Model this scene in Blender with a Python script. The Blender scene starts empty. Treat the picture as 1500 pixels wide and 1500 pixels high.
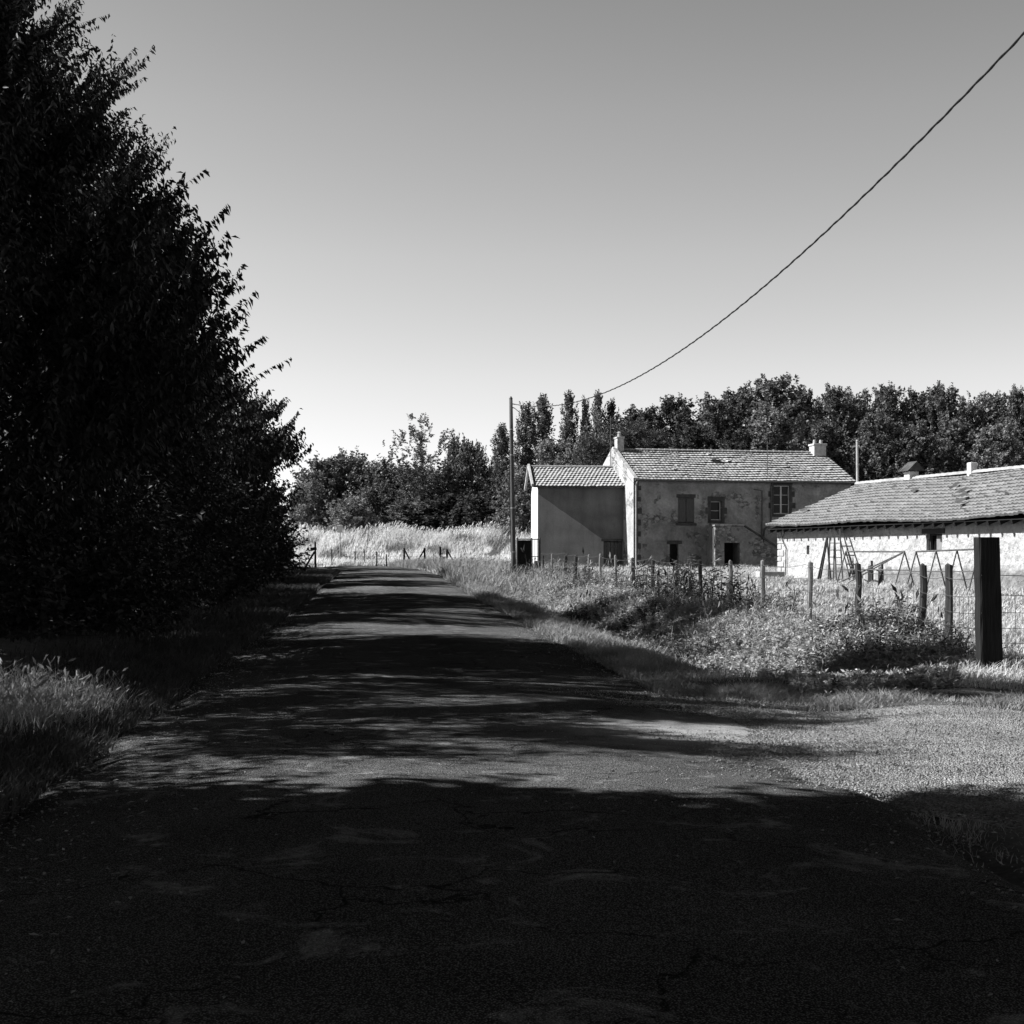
import bpy, math, random
import numpy as np
from mathutils import Vector, Matrix

random.seed(7)
SC = bpy.context.scene
COL = SC.collection
R = math.radians

# ------------------------------------------------------------------ camera model
F = 2143.0          # focal length in photo pixels (1500 px frame)
EYE = 1.30          # waist-level camera
HZ = 815.0          # horizon row


def at(px, D, x0=750.0):
    return (px - x0) / F * D


def zat(py, D):
    return EYE - (py - HZ) / F * D


# ------------------------------------------------------------------ terrain functions
def sstep(a, b, x):
    t = np.clip((np.asarray(x, float) - a) / (b - a), 0, 1)
    return t * t * (3 - 2 * t)


def bend(y):
    return 0.0016 * np.maximum(0, np.asarray(y, float) - 62) ** 2


def xL(y):
    y = np.asarray(y, float)
    return -1.95 - 0.091 * y - bend(y)


def xR(y):
    y = np.asarray(y, float)
    return 2.72 - 0.091 * y - bend(y)


def xF(y):
    return 7.87 - 0.1167 * np.asarray(y, float)


_by = np.array([-2000, 0, 12, 20, 37, 50, 58, 70, 82, 92, 103, 130, 200, 2000.])
_bz = np.array([0, 0, 0, .05, .15, .34, .40, .50, .60, .60, .55, .6, .8, .8])
_fy = np.linspace(-20, 220, 961)
_fz = np.interp(_fy, _by, _bz)
_k = np.hanning(41)
_k /= _k.sum()
_fz = np.convolve(np.pad(_fz, 20, mode='edge'), _k, mode='valid')


def H(x, y):
    x = np.asarray(x, float)
    y = np.asarray(y, float)
    z = np.interp(y, _fy, _fz)
    mid = xR(y) * 0.52 + xF(y) * 0.48
    z = z - 0.52 * np.exp(-((x - mid) / 1.0) ** 2) * sstep(14.5, 19, y) * (1 - sstep(46, 58, y))
    z = z + 0.30 * sstep(0.6, 5, xL(y) - x)
    z = z + 2.2 * sstep(102, 114, y) * (1 - sstep(3, 12, x))
    amp = sstep(0.0, 1.2, np.maximum(xL(y) - x, x - xR(y)))
    z = z + amp * (0.035 * np.sin(1.7 * x + 0.9 * y) * np.sin(1.1 * y - 0.6 * x) + 0.025 * np.sin(2.9 * x - 1.3 * y + 1))
    # the road itself heaves a little
    z = z + (1 - amp) * 0.02 * np.sin(0.42 * y + 0.6) * sstep(14, 22, y)
    return z


def Hf(x, y):
    return float(H(x, y))


def yU(x):
    return 12.15 + 1.7 * np.exp(-np.maximum(0, np.asarray(x, float) - 1.3) / 0.9) + 0.02 * np.maximum(0, np.asarray(x, float) - 3)


def yD(x):
    x = np.asarray(x, float)
    return 7.05 + 1.1 * np.exp(-np.maximum(0, x - 1.9) / 0.5) - 0.25 * np.sin(x * 0.7)


# ------------------------------------------------------------------ materials (the photograph is black and white)
def nodes_of(name):
    m = bpy.data.materials.new(name)
    m.use_nodes = True
    nt = m.node_tree
    for n in list(nt.nodes):
        nt.nodes.remove(n)
    return m, nt


def ramp(nt, src, stops):
    r = nt.nodes.new('ShaderNodeValToRGB')
    while len(r.color_ramp.elements) < len(stops):
        r.color_ramp.elements.new(0.5)
    for e, (p, v) in zip(r.color_ramp.elements, stops):
        e.position = p
        e.color = (v, v, v, 1)
    nt.links.new(src, r.inputs[0])
    return r.outputs[0]


def noise(nt, co, scale, detail=4, rough=0.55, dist=0.0):
    n = nt.nodes.new('ShaderNodeTexNoise')
    n.inputs['Scale'].default_value = scale
    n.inputs['Detail'].default_value = detail
    n.inputs['Roughness'].default_value = rough
    n.inputs['Distortion'].default_value = dist
    nt.links.new(co, n.inputs['Vector'])
    return n.outputs['Fac']


def voro(nt, co, scale, feature='F1', out='Distance'):
    n = nt.nodes.new('ShaderNodeTexVoronoi')
    n.feature = feature
    n.inputs['Scale'].default_value = scale
    nt.links.new(co, n.inputs['Vector'])
    return n.outputs[out]


def mixc(nt, a, b, fac, mode='MIX'):
    m = nt.nodes.new('ShaderNodeMix')
    m.data_type = 'RGBA'
    m.blend_type = mode
    for sock, v in ((m.inputs[0], fac), (m.inputs[6], a), (m.inputs[7], b)):
        if hasattr(v, 'is_linked') or isinstance(v, bpy.types.NodeSocket):
            nt.links.new(v, sock)
        elif sock.type == 'RGBA':
            sock.default_value = (v, v, v, 1)
        else:
            sock.default_value = v
    return m.outputs[2]


def mth(nt, op, a, b=None):
    m = nt.nodes.new('ShaderNodeMath')
    m.operation = op
    for i, v in enumerate((a, b)):
        if v is None:
            continue
        if isinstance(v, bpy.types.NodeSocket):
            nt.links.new(v, m.inputs[i])
        else:
            m.inputs[i].default_value = v
    return m.outputs[0]


def coords(nt):
    return nt.nodes.new('ShaderNodeTexCoord').outputs['Object']


def principled(nt, color, rough=0.9, spec=0.15, bump=None, bstr=0.3, bdist=0.02, metal=0.0):
    p = nt.nodes.new('ShaderNodeBsdfPrincipled')
    if isinstance(color, bpy.types.NodeSocket):
        nt.links.new(color, p.inputs['Base Color'])
    else:
        p.inputs['Base Color'].default_value = (color, color, color, 1)
    p.inputs['Roughness'].default_value = rough
    p.inputs['Specular IOR Level'].default_value = spec
    p.inputs['Metallic'].default_value = metal
    if bump is not None:
        b = nt.nodes.new('ShaderNodeBump')
        b.inputs['Strength'].default_value = bstr
        b.inputs['Distance'].default_value = bdist
        nt.links.new(bump, b.inputs['Height'])
        nt.links.new(b.outputs[0], p.inputs['Normal'])
    return p


def finish(nt, shader):
    o = nt.nodes.new('ShaderNodeOutputMaterial')
    nt.links.new(shader, o.inputs['Surface'])


def simple_mat(name, lo, hi, scale, rough=0.9, spec=0.15, bump=0.3, bdist=0.02, bscale=None, metal=0.0, detail=5):
    m, nt = nodes_of(name)
    co = coords(nt)
    c = ramp(nt, noise(nt, co, scale, detail), [(0.3, lo), (0.7, hi)])
    h = noise(nt, co, bscale or scale * 4, 5)
    finish(nt, principled(nt, c, rough, spec, h, bump, bdist, metal).outputs[0])
    return m


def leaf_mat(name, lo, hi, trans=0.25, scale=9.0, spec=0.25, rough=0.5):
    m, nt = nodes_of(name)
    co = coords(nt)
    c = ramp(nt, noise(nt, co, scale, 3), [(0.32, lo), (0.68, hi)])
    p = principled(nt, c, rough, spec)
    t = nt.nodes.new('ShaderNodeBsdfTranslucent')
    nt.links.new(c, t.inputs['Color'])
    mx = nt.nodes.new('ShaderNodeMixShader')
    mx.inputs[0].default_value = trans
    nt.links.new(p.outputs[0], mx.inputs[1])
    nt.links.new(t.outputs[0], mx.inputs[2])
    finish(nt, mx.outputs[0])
    return m


def make_ground_mat():
    m, nt = nodes_of('earth_and_turf')
    co = coords(nt)
    c = ramp(nt, noise(nt, co, 1.3, 8, 0.65), [(0.3, 0.07), (0.72, 0.20)])
    c2 = ramp(nt, noise(nt, co, 22, 5, 0.7), [(0.3, 0.3), (0.75, 1.0)])
    c = mixc(nt, c, c2, 0.7, 'MULTIPLY')
    h = noise(nt, co, 18, 8, 0.7)
    finish(nt, principled(nt, c, 1.0, 0.05, h, 0.8, 0.06).outputs[0])
    return m


def make_asphalt():
    m, nt = nodes_of('worn_asphalt')
    co = coords(nt)
    patch = ramp(nt, noise(nt, co, 0.55, 6, 0.6, 0.4), [(0.3, 0.095), (0.55, 0.135), (0.75, 0.19)])
    grain = ramp(nt, voro(nt, co, 130, 'F1', 'Distance'), [(0.05, 2.3), (0.5, 0.25)])
    g2 = ramp(nt, noise(nt, co, 70, 4, 0.75), [(0.3, 0.35), (0.75, 1.7)])
    c = mixc(nt, patch, grain, 0.9, 'MULTIPLY')
    c = mixc(nt, c, g2, 0.85, 'MULTIPLY')
    # cracks: thin lines of a warped cell pattern
    wv = nt.nodes.new('ShaderNodeVectorMath')
    wv.operation = 'ADD'
    nz = nt.nodes.new('ShaderNodeTexNoise')
    nz.inputs['Scale'].default_value = 1.6
    nz.inputs['Detail'].default_value = 5
    nt.links.new(co, nz.inputs['Vector'])
    nt.links.new(co, wv.inputs[0])
    nt.links.new(nz.outputs['Color'], wv.inputs[1])
    cr = voro(nt, wv.outputs[0], 0.8, 'DISTANCE_TO_EDGE', 'Distance')
    line = ramp(nt, cr, [(0.0, 1.0), (0.011, 0.0)])
    gate = ramp(nt, noise(nt, co, 0.7, 2), [(0.42, 0.0), (0.52, 1.0)])
    crk = mth(nt, 'MULTIPLY', line, gate)
    c = mixc(nt, c, 0.015, crk)
    # pale dusty smears along the surface
    d = ramp(nt, noise(nt, co, 2.1, 7, 0.7, 0.8), [(0.56, 0.0), (0.74, 0.75)])
    c = mixc(nt, c, mixc(nt, 0.34, g2, 0.8, 'MULTIPLY'), d)
    # gravel dust carried onto the lane at the field entrance
    sp = nt.nodes.new('ShaderNodeSeparateXYZ')
    nt.links.new(co, sp.inputs[0])
    ex = mth(nt, 'MULTIPLY', mth(nt, 'SUBTRACT', sp.outputs[0], 2.4), 0.28)
    ey = mth(nt, 'MULTIPLY', mth(nt, 'SUBTRACT', sp.outputs[1], 10.3), 0.45)
    rr = mth(nt, 'ADD', mth(nt, 'MULTIPLY', ex, ex), mth(nt, 'MULTIPLY', ey, ey))
    rr = mth(nt, 'ADD', rr, mth(nt, 'MULTIPLY', noise(nt, co, 1.7, 6, 0.7), 0.9))
    dust = ramp(nt, rr, [(0.45, 0.95), (1.15, 0.0)])
    c = mixc(nt, c, mixc(nt, 0.30, g2, 0.7, 'MULTIPLY'), dust)
    hh = mixc(nt, voro(nt, co, 130), noise(nt, co, 6, 6, 0.6), 0.3)
    finish(nt, principled(nt, c, 1.0, 0.0, hh, 0.7, 0.01).outputs[0])
    return m


def make_gravel():
    m, nt = nodes_of('pale_gravel')
    co = coords(nt)
    cell = voro(nt, co, 75, 'F1', 'Color')
    bw = nt.nodes.new('ShaderNodeRGBToBW')
    nt.links.new(cell, bw.inputs[0])
    c = ramp(nt, bw.outputs[0], [(0.15, 0.15), (0.5, 0.30), (0.85, 0.48)])
    p = ramp(nt, noise(nt, co, 1.1, 7, 0.68), [(0.3, 0.5), (0.7, 1.15)])
    c = mixc(nt, c, p, 0.8, 'MULTIPLY')
    h = voro(nt, co, 75)
    finish(nt, principled(nt, c, 1.0, 0.0, h, 1.0, -0.03).outputs[0])
    return m


def make_old_render(name, lo, mid, hi, stone, stone_amt):
    """weathered lime render with rubble stone showing through"""
    m, nt = nodes_of(name)
    co = coords(nt)
    base = ramp(nt, noise(nt, co, 0.7, 8, 0.66, 0.3), [(0.28, lo), (0.5, mid), (0.72, hi)])
    fine = ramp(nt, noise(nt, co, 7.0, 6, 0.7), [(0.3, 0.55), (0.7, 1.15)])
    c = mixc(nt, base, fine, 0.7, 'MULTIPLY')
    wv = nt.nodes.new('ShaderNodeVectorMath')
    wv.operation = 'MULTIPLY'
    wv.inputs[1].default_value = (1, 1, 1.6)
    nt.links.new(co, wv.inputs[0])
    st = voro(nt, wv.outputs[0], 4.6, 'F1', 'Color')
    bw = nt.nodes.new('ShaderNodeRGBToBW')
    nt.links.new(st, bw.inputs[0])
    stc = ramp(nt, bw.outputs[0], [(0.1, stone * 0.45), (0.9, stone * 1.6)])
    ed = voro(nt, wv.outputs[0], 4.6, 'DISTANCE_TO_EDGE', 'Distance')
    edm = ramp(nt, ed, [(0.02, 0.55), (0.16, 1.0)])
    stc = mixc(nt, stc, edm, 1.0, 'MULTIPLY')
    gate = ramp(nt, noise(nt, co, 0.9, 7, 0.62), [(0.62 - stone_amt, 0.0), (0.68 - stone_amt, 1.0)])
    c = mixc(nt, c, stc, gate)
    hh = mixc(nt, noise(nt, co, 9, 6, 0.7), ed, mth(nt, 'MULTIPLY', gate, 0.7))
    finish(nt, principled(nt, c, 0.95, 0.08, hh, 0.7, 0.05).outputs[0])
    return m


def make_whitewash():
    m, nt = nodes_of('rough_whitewash')
    co = coords(nt)
    base = ramp(nt, noise(nt, co, 0.9, 8, 0.65), [(0.3, 0.34), (0.7, 0.50)])
    sp = ramp(nt, noise(nt, co, 7, 6, 0.8), [(0.34, 0.12), (0.46, 1.0)])
    c = mixc(nt, base, sp, 0.85, 'MULTIPLY')
    st = ramp(nt, noise(nt, co, 2.2, 7, 0.7), [(0.28, 0.6), (0.48, 1.0)])
    c = mixc(nt, c, st, 0.8, 'MULTIPLY')
    # bare grey render showing along the foot of the wall, with an uneven edge
    sx = nt.nodes.new('ShaderNodeSeparateXYZ')
    nt.links.new(co, sx.inputs[0])
    zz = mth(nt, 'ADD', sx.outputs[2], mth(nt, 'MULTIPLY', noise(nt, co, 1.4, 6, 0.65), 0.9))
    gate = ramp(nt, mth(nt, 'MULTIPLY', zz, 0.5), [(0.48, 1.0), (0.56, 0.0)])
    far = ramp(nt, mth(nt, 'MULTIPLY', sx.outputs[0], 0.1), [(0.36, 0.0), (0.44, 1.0)])
    g = mth(nt, 'MULTIPLY', gate, far)
    low = ramp(nt, noise(nt, co, 3, 7, 0.7), [(0.3, 0.12), (0.7, 0.27)])
    c = mixc(nt, c, low, g)
    hh = mixc(nt, noise(nt, co, 6, 7, 0.7), voro(nt, co, 4.0), 0.35)
    finish(nt, principled(nt, c, 0.95, 0.06, hh, 1.0, 0.16).outputs[0])
    return m


def make_wood(name, lo, hi):
    m, nt = nodes_of(name)
    co = coords(nt)
    mp = nt.nodes.new('ShaderNodeMapping')
    mp.inputs['Scale'].default_value = (22, 22, 1.6)
    nt.links.new(co, mp.inputs[0])
    g = noise(nt, mp.outputs[0], 2.0, 6, 0.65, 0.4)
    c = ramp(nt, g, [(0.3, lo), (0.7, hi)])
    finish(nt, principled(nt, c, 0.85, 0.15, g, 0.7, 0.02).outputs[0])
    return m


def make_tile(name, lo, hi):
    m, nt = nodes_of(name)
    co = coords(nt)
    c = ramp(nt, noise(nt, co, 5.0, 6, 0.7), [(0.3, lo), (0.7, hi)])
    big = ramp(nt, noise(nt, co, 0.6, 5, 0.6), [(0.3, 0.75), (0.7, 1.12)])
    c = mixc(nt, c, big, 0.8, 'MULTIPLY')
    finish(nt, principled(nt, c, 0.9, 0.12, noise(nt, co, 30, 4), 0.3, 0.01).outputs[0])
    return m


def make_cement(name, lo, hi):
    m, nt = nodes_of(name)
    co = coords(nt)
    base = ramp(nt, noise(nt, co, 0.7, 7, 0.62), [(0.3, lo), (0.7, hi)])
    mp = nt.nodes.new('ShaderNodeMapping')
    mp.inputs['Scale'].default_value = (1.5, 1.5, 0.22)
    nt.links.new(co, mp.inputs[0])
    st = ramp(nt, noise(nt, mp.outputs[0], 1.0, 6, 0.65), [(0.32, 0.55), (0.62, 1.12)])
    c = mixc(nt, base, st, 0.5, 'MULTIPLY')
    fn = ramp(nt, noise(nt, co, 16, 5, 0.7), [(0.3, 0.75), (0.7, 1.12)])
    c = mixc(nt, c, fn, 0.7, 'MULTIPLY')
    finish(nt, principled(nt, c, 0.95, 0.05, noise(nt, co, 14, 5, 0.6), 0.3, 0.02).outputs[0])
    return m


M = dict(
    ground=make_ground_mat(), asphalt=make_asphalt(), gravel=make_gravel(),
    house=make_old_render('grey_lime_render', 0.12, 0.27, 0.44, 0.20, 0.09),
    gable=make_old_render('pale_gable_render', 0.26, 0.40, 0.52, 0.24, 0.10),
    stair=make_old_render('rubble_stone', 0.12, 0.22, 0.34, 0.20, 0.14),
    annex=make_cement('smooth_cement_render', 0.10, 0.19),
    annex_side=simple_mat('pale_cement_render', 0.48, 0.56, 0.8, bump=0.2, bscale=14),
    annex_scar=make_cement('pale_patched_render', 0.22, 0.36),
    white=make_whitewash(),
    tile=make_tile('weathered_roof_tile', 0.22, 0.42), tile2=make_tile('lichened_roof_tile', 0.13, 0.30),
    lip_shade=simple_mat('shaded_tile_edge', 0.06, 0.12, 6.0),  # shadow line under the tile lips, painted as a dark colour
    ridge=make_tile('ridge_tile', 0.2, 0.36),
    wood=make_wood('weathered_wood', 0.02, 0.065), woodd=make_wood('dark_sleeper_wood', 0.006, 0.024),
    woodp=make_wood('grey_pole_wood', 0.04, 0.11), woodl=make_wood('pale_split_wood', 0.12, 0.26),
    stonedark=simple_mat('dark_dressed_stone', 0.035, 0.09, 4.0, bump=0.6),
    stonepale=simple_mat('pale_stone', 0.25, 0.42, 4.0, bump=0.6),
    shutter=make_wood('grey_painted_shutter', 0.06, 0.11),
    black=simple_mat('near_black', 0.008, 0.02, 3.0),  # near-black tone for door sheets, slit backing and gate panel
    paint=simple_mat('flaking_white_paint', 0.40, 0.6, 9.0, rough=0.6),
    signw=simple_mat('white_sign_enamel', 0.65, 0.78, 3.0, rough=0.5),
    metal=simple_mat('rusty_metal', 0.04, 0.10, 8.0, rough=0.6, spec=0.3),
    zinc=simple_mat('zinc', 0.24, 0.4, 5.0, rough=0.5, spec=0.4),
    cable=simple_mat('black_cable', 0.012, 0.02, 30.0, rough=0.6),
    wire=simple_mat('rusted_wire', 0.04, 0.08, 30.0, rough=0.5, spec=0.4),
    bark=make_wood('bark', 0.02, 0.06),
    brick=simple_mat('pale_chimney_brick', 0.24, 0.46, 5.0, bump=0.6),
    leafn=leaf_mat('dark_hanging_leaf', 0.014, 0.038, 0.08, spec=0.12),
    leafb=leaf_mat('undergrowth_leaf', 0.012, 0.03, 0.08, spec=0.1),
    leaff=leaf_mat('woodland_leaf', 0.06, 0.17, 0.22, 0.9, spec=0.12, rough=0.7),
    leaff2=leaf_mat('dark_woodland_leaf', 0.035, 0.10, 0.2, 0.9, spec=0.12, rough=0.7),
    leaff3=leaf_mat('light_woodland_leaf', 0.09, 0.24, 0.25, 0.9, spec=0.12, rough=0.7),
    leafp=leaf_mat('pale_leaf', 0.14, 0.28, 0.25, 0.9, spec=0.12, rough=0.7),
    needle=leaf_mat('conifer_needle', 0.04, 0.12, 0.12, 1.2, spec=0.1, rough=0.7),
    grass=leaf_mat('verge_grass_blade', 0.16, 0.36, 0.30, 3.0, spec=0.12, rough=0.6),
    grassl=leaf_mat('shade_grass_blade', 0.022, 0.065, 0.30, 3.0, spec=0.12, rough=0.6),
    straw=leaf_mat('straw_blade', 0.55, 0.85, 0.40, 0.5, spec=0.1, rough=0.6),
    dry=leaf_mat('dry_grass_blade', 0.34, 0.62, 0.35, 0.8, spec=0.12, rough=0.6),
    litter=leaf_mat('dry_fallen_leaf', 0.12, 0.34, 0.15, 6.0, spec=0.1, rough=0.7),
    weed=leaf_mat('weed_leaf', 0.20, 0.50, 0.28, 4.0, spec=0.3, rough=0.45),
    weedd=leaf_mat('tall_weed_leaf', 0.04, 0.12, 0.2, 4.0, spec=0.2, rough=0.5),
)
_m, _nt = nodes_of('window_glass')
finish(_nt, principled(_nt, 0.008, 0.12, 0.12).outputs[0])
M['glass'] = _m


# ------------------------------------------------------------------ object helpers
def tag(o, label=None, cat=None, group=None, kind=None):
    if label:
        o['label'] = label
    if cat:
        o['category'] = cat
    if group:
        o['group'] = group
    if kind:
        o['kind'] = kind
    return o


def empty(name, loc, rz=0.0, label=None, cat=None, group=None):
    o = bpy.data.objects.new(name, None)
    o.empty_display_size = 0.3
    COL.objects.link(o)
    o.location = loc
    o.rotation_euler = (0, 0, rz)
    return tag(o, label, cat, group)


def link(name, me, mat, parent=None):
    o = bpy.data.objects.new(name, me)
    if mat is not None:
        me.materials.append(mat)
    COL.objects.link(o)
    if parent is not None:
        o.parent = parent
    return o


class MB:
    """collects shapes into one mesh"""

    def __init__(s):
        s.v = []
        s.f = []

    def quad(s, a, b, c, d):
        n = len(s.v)
        s.v += [tuple(a), tuple(b), tuple(c), tuple(d)]
        s.f.append((n, n + 1, n + 2, n + 3))
        return s

    def poly(s, pts):
        n = len(s.v)
        s.v += [tuple(p) for p in pts]
        s.f.append(tuple(range(n, n + len(pts))))
        return s

    def box(s, x0, x1, y0, y1, z0, z1, j=0.0, bev=0.0):
        n = len(s.v)
        if bev:
            b = bev
            rings = [(x0 + b, x1 - b, y0 + b, y1 - b, z0), (x0, x1, y0, y1, z0 + b), (x0, x1, y0, y1, z1 - b), (x0 + b, x1 - b, y0 + b, y1 - b, z1)]
        else:
            rings = [(x0, x1, y0, y1, z0), (x0, x1, y0, y1, z1)]
        for (a, b_, c, d, z) in rings:
            for p in ((a, c, z), (b_, c, z), (b_, d, z), (a, d, z)):
                s.v.append(tuple(q + random.uniform(-j, j) for q in p))
        k = len(rings)
        s.f.append((n + 3, n + 2, n + 1, n))
        for r in range(k - 1):
            for i in range(4):
                a = n + r * 4 + i
                b_ = n + r * 4 + (i + 1) % 4
                s.f.append((a, b_, b_ + 4, a + 4))
        t = n + (k - 1) * 4
        s.f.append((t, t + 1, t + 2, t + 3))
        return s

    def tube(s, pts, rad, n=8, cap=True):
        pts = [Vector(p) for p in pts]
        if not hasattr(rad, '__len__'):
            rad = [rad] * len(pts)
        base = len(s.v)
        ref = None
        for i, p in enumerate(pts):
            d = (pts[min(i + 1, len(pts) - 1)] - pts[max(i - 1, 0)]).normalized()
            if ref is None:
                ref = Vector((1, 0, 0)) if abs(d.x) < 0.8 else Vector((0, 1, 0))
            u = (ref - d * ref.dot(d)).normalized()
            ref = u
            w = d.cross(u)
            for k in range(n):
                a = 2 * math.pi * k / n
                s.v.append(tuple(p + (u * math.cos(a) + w * math.sin(a)) * rad[i]))
        for i in range(len(pts) - 1):
            for k in range(n):
                a = base + i * n + k
                b = base + i * n + (k + 1) % n
                s.f.append((a, b, b + n, a + n))
        if cap:
            s.f.append(tuple(base + k for k in reversed(range(n))))
            e = base + (len(pts) - 1) * n
            s.f.append(tuple(e + k for k in range(n)))
        return s

    def bar(s, p0, p1, w, h):
        """rectangular bar between two points"""
        p0, p1 = Vector(p0), Vector(p1)
        d = (p1 - p0).normalized()
        up = Vector((0, 0, 1)) if abs(d.z) < 0.95 else Vector((0, 1, 0))
        u = d.cross(up).normalized()
        v = u.cross(d)
        n = len(s.v)
        for p in (p0, p1):
            for a, b in ((-1, -1), (1, -1), (1, 1), (-1, 1)):
                s.v.append(tuple(p + u * (a * w / 2) + v * (b * h / 2)))
        s.f += [(n + 3, n + 2, n + 1, n), (n + 4, n + 5, n + 6, n + 7)]
        for i in range(4):
            j = (i + 1) % 4
            s.f.append((n + i, n + j, n + j + 4, n + i + 4))
        return s

    def build(s, name, mat, parent=None, smooth=False):
        me = bpy.data.meshes.new(name)
        me.from_pydata(s.v, [], s.f)
        if smooth:
            me.polygons.foreach_set('use_smooth', [True] * len(me.polygons))
        me.update()
        o = link(name, me, mat, parent)
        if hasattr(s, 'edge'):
            me.materials.append(M['lip_shade'])  # dark risers stand in for the shade below each course
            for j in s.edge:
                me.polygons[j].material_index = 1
        return o


def np_mesh(name, V, Fc, k):
    """V (n,3), Fc (m,k)"""
    me = bpy.data.meshes.new(name)
    n, m = len(V), len(Fc)
    me.vertices.add(n)
    me.vertices.foreach_set('co', np.ascontiguousarray(V, np.float32).ravel())
    me.loops.add(m * k)
    me.loops.foreach_set('vertex_index', np.ascontiguousarray(Fc, np.int32).ravel())
    me.polygons.add(m)
    me.polygons.foreach_set('loop_start', np.arange(0, m * k, k, dtype=np.int32))
    me.update(calc_edges=True)
    return me


def nrm(a):
    return a / np.maximum(np.linalg.norm(a, axis=-1, keepdims=True), 1e-9)


UP = np.array([0, 0, 1.0])


def leaf_geo(P, A, N, L, W, fold=0.22, mid=0.45, tip=0.12):
    A = nrm(A)
    S = nrm(np.cross(A, N))
    N = np.cross(S, A)
    L = np.broadcast_to(np.asarray(L, float), (len(P),))[:, None]
    W = np.broadcast_to(np.asarray(W, float), (len(P),))[:, None]
    c = P + A * L * mid + N * W * fold
    V = np.stack([P, c + S * W / 2, P + A * L - N * L * tip, c - S * W / 2], 1).reshape(-1, 3)
    b = np.arange(len(P))[:, None] * 4
    T = np.concatenate([b + np.array([[0, 1, 2]]), b + np.array([[0, 2, 3]])], 1).reshape(-1, 3)
    return V, T


def spray_geo(rng, S, Dr, ln, K, lL, lW, droop=0.5, curv=0.12, twig=0.012, side=0.65):
    """twigs starting at S along Dr carrying K leaves each"""
    m = len(S)
    Dr = nrm(Dr)
    ln = np.broadcast_to(ln, (m,))
    t = (np.arange(K) + 0.6) / K
    P = S[:, None] + Dr[:, None] * (ln[:, None] * t)[..., None] - UP * (0.16 * curv * ln[:, None] * t)[..., None]
    sv = nrm(np.cross(Dr, UP) + 1e-3)
    sg = np.where(np.arange(K) % 2 == 0, 1, -1)
    A = Dr[:, None] * 0.5 + sv[:, None] * (sg * side)[None, :, None] - UP * droop + rng.normal(0, 0.32, (m, K, 3))
    N = UP * 0.6 + rng.normal(0, 0.55, (m, K, 3)) + Dr[:, None] * 0.2
    L = lL * rng.uniform(0.65, 1.2, (m, K)) * (1 - 0.25 * t)
    V, T = leaf_geo(P.reshape(-1, 3), A.reshape(-1, 3), N.reshape(-1, 3), L.ravel(), (L * lW / lL).ravel())
    if twig > 0:
        V2, T2 = leaf_geo(S, Dr + UP * curv * -0.3, rng.normal(0, 1, (m, 3)), ln * 0.93, twig, 0.0, 0.3, 0.0)
        T = np.concatenate([T, T2 + len(V)])
        V = np.concatenate([V, V2])
    return V, T


def cat_geo(gs):
    Vs, Ts, o = [], [], 0
    for V, T in gs:
        Vs.append(V)
        Ts.append(T + o)
        o += len(V)
    return np.concatenate(Vs), np.concatenate(Ts)


PROF = {
    'round': lambda h: math.sqrt(max(0.02, 1 - ((h - 0.45) / 0.56) ** 2)),
    'cone': lambda h: max(0.07, min(1.0, (h + 0.05) / 0.2) * (1.04 - 0.92 * max(0, h - 0.12))),
    'column': lambda h: 0.42 + 0.58 * math.sin(math.pi * min(1, max(0.03, h * 0.86 + 0.12))) if h < 0.93 else 0.3,
    'dome': lambda h: math.sqrt(max(0.03, 1 - (h * 0.97) ** 2)),
    'tall': lambda h: max(0.12, min(1.0, (h + 0.1) / 0.3) * (1.0 - 0.75 * max(0, h - 0.3) ** 1.3)),
    'egg': lambda h: (max(0.05, 1 - max(0, (h - 0.42) / 0.6) ** 2.0)) ** 0.62 * (0.72 + 0.28 * min(1, h / 0.3)),
    'cherry': lambda h: float(np.interp(h, [0, .1, .2, .33, .44, .57, .63, .74, 1], [.68, .92, 1.0, .80, .58, .37, .26, .15, .05])),
    'open': lambda h: 0.25 + 0.75 * math.sin(math.pi * min(0.92, 0.12 + h * 0.72)),
}


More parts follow.
